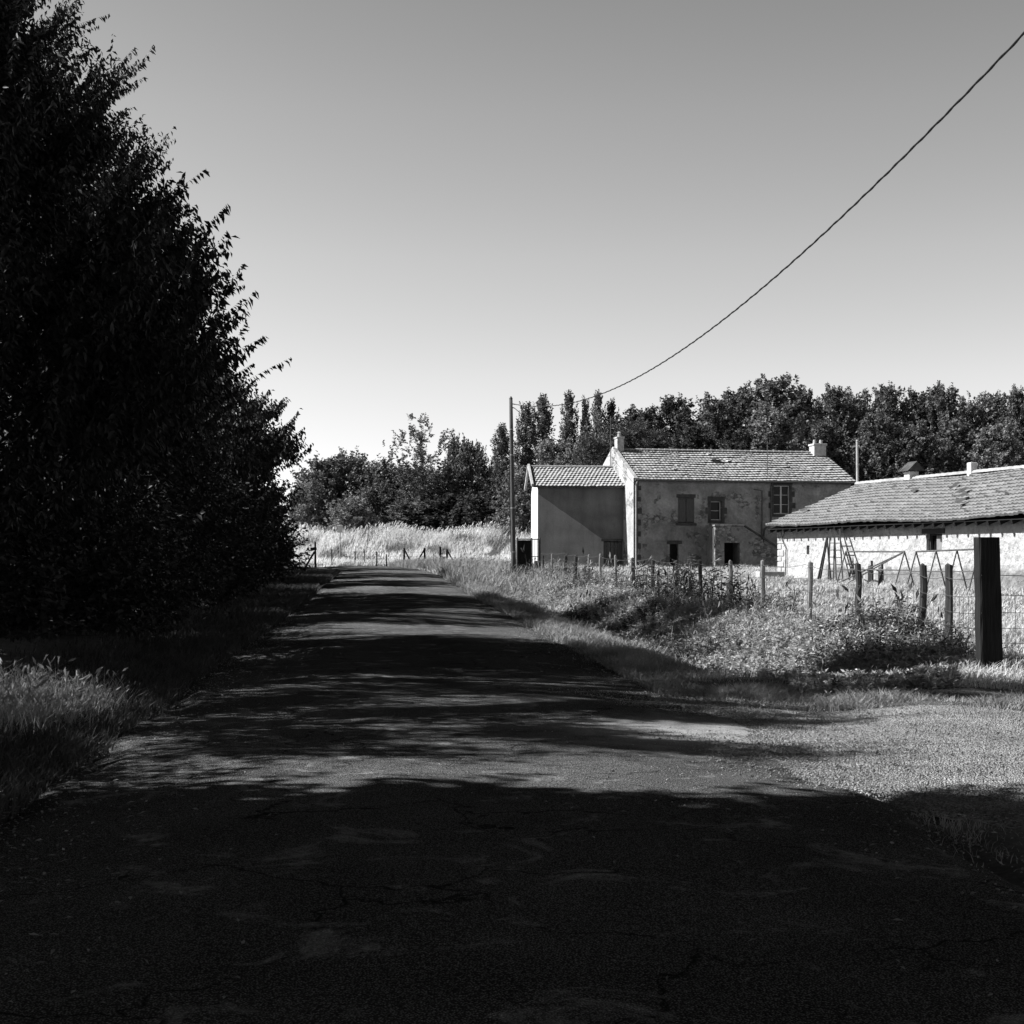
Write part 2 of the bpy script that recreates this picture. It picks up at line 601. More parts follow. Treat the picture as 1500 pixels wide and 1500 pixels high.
def make_tree(rng, Ht, Rd, prof, nl, ns, K, lL, lW, clear=0.2, trunk_r=0.16, rise=0.14, up=0.3, droop=0.5,
              sl=0.6, spread=0.35, squash=1.0, inner=0.25, twig=0.012, layered=False, lean=(0, 0), jit=.45, side=.65):
    """returns (trunk MB, crown mesh data); origin at the foot"""
    tb = MB()
    nseg = 7
    tp = []
    for i in range(nseg + 1):
        f = i / nseg
        tp.append((lean[0] * f * f + 0.06 * Ht * 0.2 * math.sin(f * 5 + rng.uniform(0, 1)), lean[1] * f * f + 0.012 * Ht * math.cos(f * 4), Ht * 0.94 * f - (0.25 if i == 0 else 0)))
    tb.tube(tp, [trunk_r * (1.25 if i == 0 else 1 - 0.93 * (i / nseg)) for i in range(nseg + 1)], 8)
    tp = np.array(tp)

    def trunk_at(z):
        return np.array([np.interp(z, tp[:, 2], tp[:, 0]), np.interp(z, tp[:, 2], tp[:, 1]), z])
    S, Dd = [], []
    for i in range(nl):
        hf = (i + rng.uniform(0, 1)) / nl
        if layered:
            hf = (math.floor(hf * layered) + 0.5) / layered + rng.normal(0, 0.012)
        az = i * 2.39996 + rng.normal(0, 0.35)
        rr = PROF[prof](hf) * Rd * rng.uniform(0.72, 1.12)
        z1 = Ht * (clear + (1 - clear) * hf)
        z0 = max(Ht * clear * 0.5, z1 - rise * Ht * (0.4 + rr / Rd))
        p0 = trunk_at(z0)
        p2 = trunk_at(min(z1, Ht * 0.95)) + np.array([rr * math.cos(az), rr * math.sin(az) * squash, 0])
        p2[2] = z1
        p1 = (p0 + p2) / 2 + np.array([0, 0, -0.06 * Ht * rr / Rd])
        ts = np.linspace(0, 0.66, 6)[:, None]
        cv = (1 - ts) ** 2 * p0 + 2 * ts * (1 - ts) * p1 + ts ** 2 * p2
        r0 = trunk_r * 0.32 * (1 - 0.6 * hf)
        tb.tube(cv.tolist(), [r0 * (1 - 0.85 * k / 5) for k in range(6)], 5, False)
        t = 1 - rng.uniform(0, 1, ns) ** 1.5 * (1 - inner * 0.6)
        t = t[:, None]
        q = (1 - t) ** 2 * p0 + 2 * t * (1 - t) * p1 + t ** 2 * p2
        tg = nrm(2 * (1 - t) * (p1 - p0) + 2 * t * (p2 - p1))
        q = q + rng.normal(0, spread, (ns, 3)) * np.array([1, 1, 0.25 if layered else 0.8]) * (0.35 + 0.65 * rr / Rd)
        S.append(q)
        Dd.append(tg * 0.8 + rng.normal(0, jit, (ns, 3)) + UP * up)
    S = np.concatenate(S)
    Dd = np.concatenate(Dd)
    S[:, 2] = np.maximum(S[:, 2], 0.05)
    V, T = spray_geo(rng, S, Dd, sl * rng.uniform(0.6, 1.3, len(S)), K, lL, lW, droop, twig=twig, side=side)
    return tb, np_mesh('crown', V, T, 3)


def plant_tree(name, loc, geo, mats, label, cat='tree', group=None, rz=0.0, sc=(1, 1, 1), parts=('trunk', 'crown'), own=False):
    """first use builds the tree; `geo` may be an existing (trunk mesh, crown mesh) pair shared by copies"""
    e = empty(name, loc, rz, label, cat, group)
    e.scale = sc
    tm, cm = geo
    for nm, me, mt in ((parts[0], tm, mats[0]), (parts[1], cm, mats[1])):
        if not me.materials:
            me.materials.append(mt)
        o = bpy.data.objects.new(nm, me)
        COL.objects.link(o)
        o.parent = e
        if own:
            o.material_slots[0].link = 'OBJECT'
            o.material_slots[0].material = mt
    return e


def geo_of(*a, **k):
    tb, cm = make_tree(*a, **k)
    me = bpy.data.meshes.new('trunk')
    me.from_pydata(tb.v, [], tb.f)
    me.polygons.foreach_set('use_smooth', [True] * len(me.polygons))
    me.update()
    return me, cm


# ------------------------------------------------------------------ setting: ground, road, driveway
def build_setting():
    xs = np.unique(np.round(np.concatenate([
        -np.geomspace(20, 900, 24), np.arange(-20, -12, 0.8), np.arange(-12, 12, 0.25), np.arange(12, 30, 1.0), np.geomspace(30, 900, 24)]), 3))
    ys = np.unique(np.round(np.concatenate([
        -np.geomspace(6, 600, 16), np.arange(-6, 3, 1.0), np.arange(3, 60, 0.25), np.arange(60, 130, 0.8), np.geomspace(130, 1500, 26)]), 3))
    X, Y = np.meshgrid(xs, ys)
    Z = H(X, Y)
    inr = sstep(-0.15, 0.25, np.minimum(X - xL(Y), xR(Y) - X)) * (1 - sstep(97, 99, Y))
    ind = sstep(-0.1, 0.25, np.minimum(np.minimum(X - xR(Y), yU(X) - Y), Y - yD(X))) * (X < 39)
    Z = Z - 0.07 * np.maximum(inr, ind)
    nx, ny = len(xs), len(ys)
    V = np.stack([X, Y, Z], -1).reshape(-1, 3)
    i = (np.arange(ny - 1)[:, None] * nx + np.arange(nx - 1)[None]).reshape(-1, 1)
    Fq = np.concatenate([i, i + 1, i + nx + 1, i + nx], 1)
    g = link('ground', np_mesh('ground', V, Fq, 4), M['ground'])
    tag(g, 'uneven earth and turf of verge, ditch, yard and field', 'ground', kind='structure')
    g.data.polygons.foreach_set('use_smooth', [True] * len(g.data.polygons))

    rng = np.random.default_rng(3)
    yy = np.arange(-12, 98.01, 0.2)
    nc = 23
    jl = np.convolve(rng.normal(0, 1, len(yy) + 6), np.ones(7) / 7, 'valid') * 0.22
    jr = np.convolve(rng.normal(0, 1, len(yy) + 6), np.ones(7) / 7, 'valid') * 0.22
    u = np.linspace(0, 1, nc)
    a = (xL(yy) + jl)[:, None]
    b = (xR(yy) + jr)[:, None]
    X = a + (b - a) * u
    Y = np.broadcast_to(yy[:, None], X.shape)
    Z = H(X, Y) + 0.018 + 0.07 * (1 - (2 * u - 1) ** 2)[None] + 0.008 * np.sin(3.1 * X + 1.3 * Y) * np.sin(0.9 * Y)
    edge = np.zeros_like(X)
    edge[:, 0] = edge[:, -1] = 0.05
    Z = Z - edge
    V = np.stack([X, Y, Z], -1).reshape(-1, 3)
    i = (np.arange(len(yy) - 1)[:, None] * nc + np.arange(nc - 1)[None]).reshape(-1, 1)
    r = link('road', np_mesh('road', V, np.concatenate([i, i + 1, i + nc + 1, i + nc], 1), 4), M['asphalt'])
    r.data.polygons.foreach_set('use_smooth', [True] * len(r.data.polygons))
    tag(r, 'narrow worn asphalt lane running away from the camera under the trees', 'road', kind='structure')

    xs = np.concatenate([np.arange(0.9, 12, 0.2), np.arange(12, 40, 1.0)])
    nv = 25
    v = np.linspace(0, 1, nv)
    lo = yD(xs)[:, None]
    hi = yU(xs)[:, None]
    Y = lo + (hi - lo) * v
    X = np.broadcast_to(xs[:, None], Y.shape)
    Z = H(X, Y) + 0.012 - 0.04 * (np.abs(2 * v - 1) > 0.99)[None]
    V = np.stack([X, Y, Z], -1).reshape(-1, 3)
    i = (np.arange(len(xs) - 1)[:, None] * nv + np.arange(nv - 1)[None]).reshape(-1, 1)
    d = link('driveway', np_mesh('driveway', V, np.concatenate([i, i + nv, i + nv + 1, i + 1], 1), 4), M['gravel'])
    tag(d, 'pale gravel field entrance joining the lane', 'driveway', kind='structure')

    # loose stones
    n = 22000
    x = 1.5 + 8 * rng.uniform(0, 1, n)
    lo, hi = yD(x), yU(x)
    y = lo + (hi - lo) * rng.uniform(0, 1, n)
    n2 = 5000
    y2 = rng.uniform(5, 40, n2)
    sd = rng.uniform(0, 1, n2) < 0.5
    off = np.abs(rng.normal(0, 0.28, n2))
    x2 = np.where(sd, xL(y2) + off, xR(y2) - off)
    n4 = 9000
    y4 = rng.uniform(7.2, 13.5, n4)
    x4 = xR(y4) + rng.normal(-.1, .55, n4)
    x = np.concatenate([x, x2, x4])
    y = np.concatenate([y, y2, y4])
    sz = rng.uniform(0.003, 0.0075, len(x)) * np.where(rng.uniform(0, 1, len(x)) < 0.04, 1.8, 1)
    uu = np.clip((x - xL(y)) / (xR(y) - xL(y)), 0, 1)
    z = H(x, y) + 0.018 + 0.07 * (1 - (2 * uu - 1) ** 2)
    O = np.array([[1, 0, 0], [0, 1, 0], [-1, 0, 0], [0, -1, 0], [0, 0, .75], [0, 0, -.75]], float)
    V = O[None] * sz[:, None, None] * rng.uniform(0.7, 1.3, (len(x), 6, 3)) + np.stack([x, y, z + sz * 0.3], -1)[:, None]
    Tt = np.array([[0, 1, 4], [1, 2, 4], [2, 3, 4], [3, 0, 4], [1, 0, 5], [2, 1, 5], [3, 2, 5], [0, 3, 5]])
    T = (Tt[None] + (np.arange(len(x)) * 6)[:, None, None]).reshape(-1, 3)
    s = link('gravel', np_mesh('gravel', V.reshape(-1, 3), T, 3), M['gravel'])
    tag(s, 'loose gravel stones scattered over the entrance and road edge', 'gravel', kind='stuff')


build_setting()


def leaf_litter():
    rng = np.random.default_rng(9)
    n = 5200
    y = 4 + 34 * rng.uniform(0, 1, n) ** 1.6
    left = rng.uniform(0, 1, n) < .7
    off = np.abs(rng.normal(0, .55, n)) - .25
    x = np.where(left, xL(y) + off, xR(y) - off)
    far = rng.uniform(0, 1, n) < .05
    x = np.where(far, rng.uniform(0, 1, n) * (xR(y) - xL(y)) + xL(y), x)
    u = np.clip((x - xL(y)) / (xR(y) - xL(y)), 0, 1)
    P = np.stack([x, y, H(x, y) + .026 + .07 * (1 - (2 * u - 1) ** 2)], -1)
    a = rng.uniform(0, 6.28, n)
    A = np.stack([np.cos(a), np.sin(a), rng.normal(0, .12, n)], -1)
    o = link('leaf_litter', np_mesh('leaf_litter', *leaf_geo(P, A, UP + rng.normal(0, .3, (n, 3)), rng.uniform(.015, .042, n), rng.uniform(.006, .016, n), .15), 3), M['litter'])
    tag(o, 'fallen dry leaves and twigs strewn along the lane edges', 'leaves', kind='stuff')


leaf_litter()


# ------------------------------------------------------------------ grass and weeds
def blade_geo(rng, P, h, w, lean=0.35, heads=0.0, wind=(0.25, 0.0)):
    """two-segment blades; heads = share carrying a seed head"""
    n = len(P)
    az = rng.uniform(0, 2 * np.pi, n)
    S = np.stack([np.cos(az), np.sin(az), 0 * az], -1)
    ld = rng.normal(0, 1, (n, 3)) * np.array([1, 1, 0]) * lean + np.array([wind[0], wind[1], 0])
    h = np.broadcast_to(h, (n,)) * rng.uniform(0.55, 1.25, n)
    w = np.broadcast_to(w, (n,))
    hh = h[:, None]
    b = P
    m = P + UP * hh * 0.55 + ld * hh * 0.25
    t = P + UP * hh * 0.95 + ld * hh * 0.85
    W = w[:, None] / 2
    V = np.stack([b - S * W, b + S * W, m - S * W * 0.8, m + S * W * 0.8, t], 1).reshape(-1, 3)
    k = (np.arange(n) * 5)[:, None]
    T = np.concatenate([k + np.array([[0, 1, 3]]), k + np.array([[0, 3, 2]]), k + np.array([[2, 3, 4]])], 1).reshape(-1, 3)
    g = [(V, T)]
    if heads > 0:
        idx = np.nonzero(rng.uniform(0, 1, n) < heads)[0]
        A = nrm((t - m)[idx]) + rng.normal(0, 0.15, (len(idx), 3))
        hl = h[idx] * 0.22 + 0.01
        g.append(leaf_geo(t[idx] - A * (hl * 0.3)[:, None], A, rng.normal(0, 1, (len(idx), 3)), hl, hl * 0.26, 0.1))
        g.append(leaf_geo(t[idx] - A * (hl * 0.3)[:, None], A, rng.normal(0, 1, (len(idx), 3)), hl, hl * 0.26, 0.1))
    return cat_geo(g)


def on_ground(x, y, dz=0.0):
    return np.stack([x, y, H(x, y) - 0.02 + dz], -1)


def clumped(rng, n, xa, xb, ya, yb, nclump, sd):
    cx = rng.uniform(0, 1, nclump)
    cy = rng.uniform(ya, yb, nclump)
    k = rng.integers(0, nclump, n)
    return cx[k], cy[k], rng.normal(0, sd, n), rng.normal(0, sd, n)


def free(x, y, m=0.05):
    """not on road or driveway"""
    onr = (x > xL(y) + m) & (x < xR(y) - m) & (y < 98)
    ond = (x >= xR(y) - 0.3) & (y < yU(x) - m) & (y > yD(x) + m)
    return ~(onr | ond)


def build_grass():
    rng = np.random.default_rng(11)
    # --- left verge, short
    gs = []
    n = 60000
    y = 5 + 60 * rng.uniform(0, 1, n) ** 1.8
    x = xL(y) + 0.25 - np.abs(rng.normal(0, 1.0, n)) - 0.1
    k = free(x, y, rng.uniform(0, 0.35, n))
    x, y = x[k], y[k]
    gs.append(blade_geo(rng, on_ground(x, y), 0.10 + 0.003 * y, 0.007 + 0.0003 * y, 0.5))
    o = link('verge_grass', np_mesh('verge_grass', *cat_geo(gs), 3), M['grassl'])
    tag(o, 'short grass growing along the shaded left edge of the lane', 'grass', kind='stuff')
    # --- tall seeding grass on the left
    n = 8000
    cy = rng.uniform(10.6, 12.9, 160)
    cx = xL(cy) - 0.35 - rng.uniform(0, 2.0, 160) ** 1.0
    kk = rng.integers(0, 160, n)
    x = cx[kk] + rng.normal(0, 0.16, n)
    y = cy[kk] + rng.normal(0, 0.16, n)
    k = x < xL(y) - 0.1
    x, y = x[k], y[k]
    o = link('seeding_grass', np_mesh('seeding_grass', *blade_geo(rng, on_ground(x, y), 0.28 * rng.uniform(.5, 1.2, len(x)) * (0.6 + 0.4 * sstep(0, 0.8, xL(y) - x)), 0.008, 0.5, 0.22, (0.08, 0.0)), 3), M['grass'])
    tag(o, 'tall clump of seeding wild grass catching the sun at the left road edge', 'grass', kind='stuff')

    # --- right verge, along road and around the entrance
    n = 70000
    y = 12.0 + 50 * rng.uniform(0, 1, n) ** 1.7
    wdt = 1.3
    x = xR(y) - 0.15 + np.abs(rng.normal(0, wdt * 0.55, n))
    n2 = 26000
    x2 = rng.uniform(1.5, 9.5, n2)
    y2 = yU(x2) + np.abs(rng.normal(0, 0.75, n2)) - 0.4 * rng.uniform(0, 1, n2) ** 2
    n3 = 6000
    x3 = rng.uniform(1.9, 6, n3)
    y3 = yD(x3) - 0.25 - np.abs(rng.normal(0, 1.0, n3))
    x = np.concatenate([x, x2, x3])
    y = np.concatenate([y, y2, y3])
    lump = np.sin(2.1 * x + 1.1 * y) * np.sin(1.7 * y - 0.8 * x) + 0.7 * np.sin(4.3 * x - 2.9 * y) + 0.5 * np.sin(7.1 * y + 3.3 * x)
    k = free(x, y, rng.uniform(-0.1, 0.45, len(x)) ** 2 * 1.6) & (y > 4) & (rng.uniform(0, 1, len(x)) < np.clip(.62 + .3 * lump, .12, 1))
    x, y, lump = x[k], y[k], lump[k]
    o = link('verge_grass', np_mesh('verge_grass', *blade_geo(rng, on_ground(x, y), np.where(y < 9, .06, 0.06 + 0.0028 * y) * np.clip(.8 + .45 * lump, .3, 1.8), np.where(y < 9, 0.0035, 0.0035 + 0.00042 * y), 0.8, 0.04, (.08, 0)), 3), M['grass'])
    tag(o, 'rough grass along the right edge of the lane and the gravel entrance', 'grass', kind='stuff')

    # --- yard meadow
    n = 150000
    y = 14 + 70 * rng.uniform(0, 1, n) ** 1.6
    x = xF(y) + rng.uniform(-0.2, 1, n) ** 1.0 * (6 + 0.35 * y)
    k = free(x, y)
    # nothing inside buildings
    bx = np.cos(R(-74.9)) * (x - 10.92) + np.sin(R(-74.9)) * (y - 59.98)
    byy = -np.sin(R(-74.9)) * (x - 10.92) + np.cos(R(-74.9)) * (y - 59.98)
    k &= ~((byy > 0.02) & (bx > 0) & (bx < 25) & (byy < 8.3))
    hx = np.cos(R(12)) * (x - 6.81) + np.sin(R(12)) * (y - 82)
    hy = -np.sin(R(12)) * (x - 6.81) + np.cos(R(12)) * (y - 82)
    k &= ~((hy > -0.02) & (hx > -5))
    x, y = x[k], y[k]
    tuft = 0.5 + 0.5 * np.sin(0.9 * x + 0.3 * y) * np.sin(0.5 * y - 0.4 * x)
    o = link('meadow_grass', np_mesh('meadow_grass', *blade_geo(rng, on_ground(x, y), (0.085 + 0.0016 * y) * (0.6 + 0.9 * tuft), 0.008 + 0.0005 * y, 0.6, 0.05), 3), M['dry'])
    tag(o, 'sunlit dry meadow grass in the yard behind the wire fence', 'grass', kind='stuff')

    # --- far bank of tall pale grass
    n = 42000
    y = rng.uniform(99, 117, n)
    x = rng.uniform(-19, 6, n)
    band = np.exp(-((y - 110.5) / 2.6) ** 2)
    hgt = 0.35 + 0.75 * band + 0.25 * np.sin(0.8 * x) * np.sin(0.6 * y)
    k = (y > 101.5) | (x > -6)
    x, y, hgt = x[k], y[k], hgt[k]
    patch = np.sin(0.9 * x + 1.3 * y) + np.sin(1.7 * x - 0.8 * y + 2) + 0.9 * np.sin(0.37 * x + 2.2 * y)
    green = (patch > 0.75) | ((y > 113.2) & (rng.uniform(0, 1, len(x)) < .6)) | ((y < 104) & (rng.uniform(0, 1, len(x)) < .5))
    for sel, mt, nm, lab, hf in ((~green, 'straw', 'tall_grass', 'tall pale dry grass covering the bank at the end of the lane', 1.0),
                                 (green, 'grass', 'bank_grass', 'greener darker tufts between the dry grass of the far bank', .8)):
        o = link(nm, np_mesh(nm, *blade_geo(rng, on_ground(x[sel], y[sel]), np.maximum(0.2, hgt[sel]) * hf, 0.05, 0.3, 0.25, (0.3, 0)), 3), M[mt])
        tag(o, lab, 'grass', kind='stuff')

    # --- rough growth at the pole and to the left of the annex
    n = 26000
    y = rng.uniform(48, 98, n)
    x = rng.uniform(0, 1, n) ** 1.3 * 5.5 + xR(y)
    k = free(x, y) & (x < 3.2)
    x, y = x[k], y[k]
    o = link('rough_grass', np_mesh('rough_grass', *blade_geo(rng, on_ground(x, y), 0.5 * rng.uniform(0.4, 1.3, len(x)), 0.035, 0.5, 0.1), 3), M['grass'])
    tag(o, 'rough uncut grass round the foot of the utility pole', 'grass', kind='stuff')

    # --- weeds on the bank between lane and fence
    rng = np.random.default_rng(21)
    n = 7600
    y = 14.0 + 44 * rng.uniform(0, 1, n) ** 1.5
    f = rng.beta(2.2, 1.5, n)
    a = xR(y) + 1.15
    x = a + (xF(y) + 0.5 - a) * f
    k = (y > yU(x) + 0.9) & ~((x > at(1400, y)) & (y < 18.3))
    x, y, f = x[k], y[k], f[k]
    lump = np.sin(1.3 * x + 0.7 * y) + np.sin(0.9 * y - 1.1 * x + 1.7) + 0.8 * np.sin(2.3 * x + 1.9 * y)
    hg = (0.15 + 0.24 * f) * (0.68 + 0.32 * sstep(18, 25, y)) * rng.uniform(0.6, 1.35, len(x)) * np.clip(0.85 + 0.32 * lump, .35, 1.7)
    dark = (lump + rng.normal(0, .5, len(x))) > 1.35
    S0 = on_ground(x, y)
    for sel, mt, nm, lab in ((~dark, 'weed', 'weeds', 'dense leafy weeds filling the ditch bank below the wire fence'),
                             (dark, 'weedd', 'nettles', 'darker taller nettle-like growth in patches on the ditch bank')):
        S, h = S0[sel], hg[sel]
        m = len(S)
        Dr = UP + rng.normal(0, 0.35, (m, 3))
        gs = [spray_geo(rng, S, Dr, h, 20, 0.09, 0.034, 0.1, 0.0, 0.012, 0.8)]
        # dead stalks and thin seed stems standing out of the leaves
        q = rng.integers(0, m, m // 3)
        gs.append(blade_geo(rng, S[q], h[q] * 1.7, 0.009, 0.35, 0.6))
        for _ in range(2):
            S2 = S + UP * (h * rng.uniform(0.2, 0.6, m))[:, None]
            gs.append(spray_geo(rng, S2, rng.normal(0, 0.7, (m, 3)) + UP * 0.6, h * 0.6, 9, 0.08, 0.03, 0.15, 0.0, 0.008, 0.8))
        o = link(nm, np_mesh(nm, *cat_geo(gs), 3), M[mt])
        tag(o, lab, 'weeds', kind='stuff')


build_grass()


# ------------------------------------------------------------------ trees along the lane (left)
def lane_trees():
    kw = dict(clear=0.2, droop=0.95, up=0.3, side=.42)
    LT = [
        # name, x, y, H, R, prof, nl, ns, K, leafL, leafW, label, extra
        ('lime_tree', -7.9, 14.6, 10.8, 2.45, 'tall', 64, 50, 24, .13, .04, 'tall narrow-leaved tree nearest on the left, its top cut off by the frame', dict(seed=1, sq=.78)),
        ('cherry_tree', -7.4, 18.3, 10.6, 3.85, 'cherry', 190, 50, 30, .145, .056, 'dark cherry tree with spiky drooping twigs reaching out over the lane', dict(seed=2, sq=1.0)),
        ('cherry_tree', -11.0, 30.2, 13.0, 3.8, 'egg', 130, 46, 18, .17, .07, 'dark tree just beyond the spiky cherry, second along the lane', dict(seed=3, sq=1.38)),
        ('hedgerow_tree', -10.9, 37.0, 10.6, 3.4, 'egg', 100, 42, 16, .21, .09, 'dark broadleaf tree in the middle of the lane-side row', dict(seed=4, sq=1.1)),
        ('hedgerow_tree', -11.4, 49.6, 6.7, 3.6, 'round', 76, 36, 14, .24, .12, 'low rounded dark tree towards the far end of the lane-side row', dict(seed=5, sq=1.35)),
        ('hedgerow_tree', -13.3, 62.0, 8.0, 3.6, 'round', 70, 32, 14, .27, .13, 'rounded dark tree last but one in the lane-side row', dict(seed=6, sq=1.6)),
        ('hedgerow_tree', -16.4, 77, 8.0, 3.8, 'round', 66, 30, 14, .30, .15, 'last dark tree of the lane-side row, where the lane bends', dict(seed=7, sq=1.9)),
        ('hedgerow_tree', -19.8, 91, 8.0, 4.0, 'round', 60, 28, 14, .32, .16, 'dark tree added beyond the lane-side row, mostly hidden, shading the far road', dict(seed=12, sq=1.5)),  # added behind the row to throw shade on the far lane
        ('hedgerow_tree', -7.3, 4.7, 12.0, 3.6, 'round', 110, 62, 14, .24, .13, 'tree beside the lane just left of the frame, shading the foreground road', dict(seed=8, sq=.95)),
        ('hedgerow_tree', -7.9, 11.0, 7.6, 2.6, 'round', 26, 88, 12, .15, .06, 'small thin-crowned tree added left of the frame to dapple the road', dict(seed=11, sq=.85, clear=.45)),  # unseen canopy added to break the sun into dapples on the lane
        ('hedgerow_tree', -7.2, -0.8, 12.2, 4.1, 'round', 100, 46, 14, .26, .14, 'tree beside the lane left of the camera, throwing shade on the near road', dict(seed=9, sq=1.1)),
        ('hedgerow_tree', -12.2, 3.4, 12.4, 3.8, 'round', 80, 40, 14, .28, .15, 'tree added left of the frame behind the roadside ones, blocking stray sun', dict(seed=13, sq=1.0)),  # unseen tree added to stop sun leaking onto the foreground
        ('hedgerow_tree', -12.2, -4.0, 12.4, 4.0, 'round', 80, 40, 14, .28, .15, 'tree added left of the camera behind the roadside ones, blocking stray sun', dict(seed=14, sq=1.0)),  # likewise added out of view against sun leaks
        ('hedgerow_tree', -7.4, -6.5, 12.0, 4.2, 'round', 80, 40, 14, .28, .15, 'tree beside the lane behind the camera on the left', dict(seed=10, sq=1.2)),
    ]
    for (nm, x, y, h, r, pr, nl, ns, K, lL, lW, lab, ex) in LT:
        rng = np.random.default_rng(100 + ex['seed'])
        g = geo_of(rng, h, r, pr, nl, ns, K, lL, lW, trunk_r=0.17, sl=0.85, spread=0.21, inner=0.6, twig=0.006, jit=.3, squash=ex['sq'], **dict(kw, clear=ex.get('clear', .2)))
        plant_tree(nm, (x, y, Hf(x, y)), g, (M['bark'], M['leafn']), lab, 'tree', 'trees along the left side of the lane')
    BU = [
        (-7.6, 18.0, 2.6, 1.9, 'dark bush under the cherry tree, nearest in the hedge bottom'),
        (-7.0, 22.4, 2.7, 1.8, 'dark bush between the cherry tree and the next tree'),
        (-7.5, 26.8, 3.0, 2.0, 'dark bush at the foot of the second lane-side tree, camera side'),
        (-7.9, 31.6, 3.0, 2.1, 'dark bush at the foot of the second lane-side tree, far side'),
        (-8.6, 36.4, 3.2, 2.1, 'dark bush under the middle tree of the row'),
        (-9.0, 41.0, 3.0, 2.0, 'dark bush beyond the middle tree of the row'),
        (-9.6, 46.6, 3.2, 2.2, 'dark bush before the low rounded tree of the row'),
        (-10.4, 52.5, 3.3, 2.3, 'dark bush under the low rounded tree of the row'),
        (-11.4, 59.0, 3.3, 2.4, 'dark bush before the last two trees of the row'),
        (-12.4, 66.0, 3.4, 2.4, 'dark bush under the last but one tree of the row'),
        (-13.6, 73.5, 3.4, 2.5, 'dark bush between the last two trees of the row'),
        (-15.6, 83.0, 3.2, 2.6, 'dark bush ending the hedge where the lane bends'),
        (-9.4, 15.4, 2.8, 2.0, 'dark bush behind the tall seeding grass at left edge'),
        (-10.2, 23.5, 4.2, 2.4, 'dark tall bush deep behind the cherry tree'),
    ]
    BU += [(-6.5, 20.2, 2.2, 1.4, 'low dark bush at the grass edge under the cherry tree'), (-8.7, 20.9, 2.6, 1.7, 'dark bush deeper under the cherry tree'), (-7.9, 24.6, 2.6, 1.6, 'dark bush filling the gap behind the cherry tree')]
    BU += [(-12.6, 12.5, 3.6, 2.6, 'dark bush on the field side of the hedge, behind the seeding grass')] + [(-12.4 - .05 * q, 16.5 + 5.2 * q, 3.8, 2.9, 'dark bush on the field side of the hedge, hidden behind the lane trees') for q in range(6)] + [(-6.8, 8.6, 3.4, 1.8, 'dark bush at the left of the frame under the thin-crowned tree'), (-6.4, 5.0, 4.6, 2.3, 'dark tall bush left of the frame beside the near road')]  # the off-frame bushes are added to keep sun off verge and road
    for i, (x, y, h, r, lab) in enumerate(BU):
        rng = np.random.default_rng(200 + i)
        L = 0.09 + 0.0022 * y
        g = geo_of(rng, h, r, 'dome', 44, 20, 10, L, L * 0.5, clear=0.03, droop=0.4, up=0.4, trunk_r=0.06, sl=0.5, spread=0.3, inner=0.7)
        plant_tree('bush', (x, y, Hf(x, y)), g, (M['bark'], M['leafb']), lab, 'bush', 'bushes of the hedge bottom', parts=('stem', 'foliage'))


lane_trees()


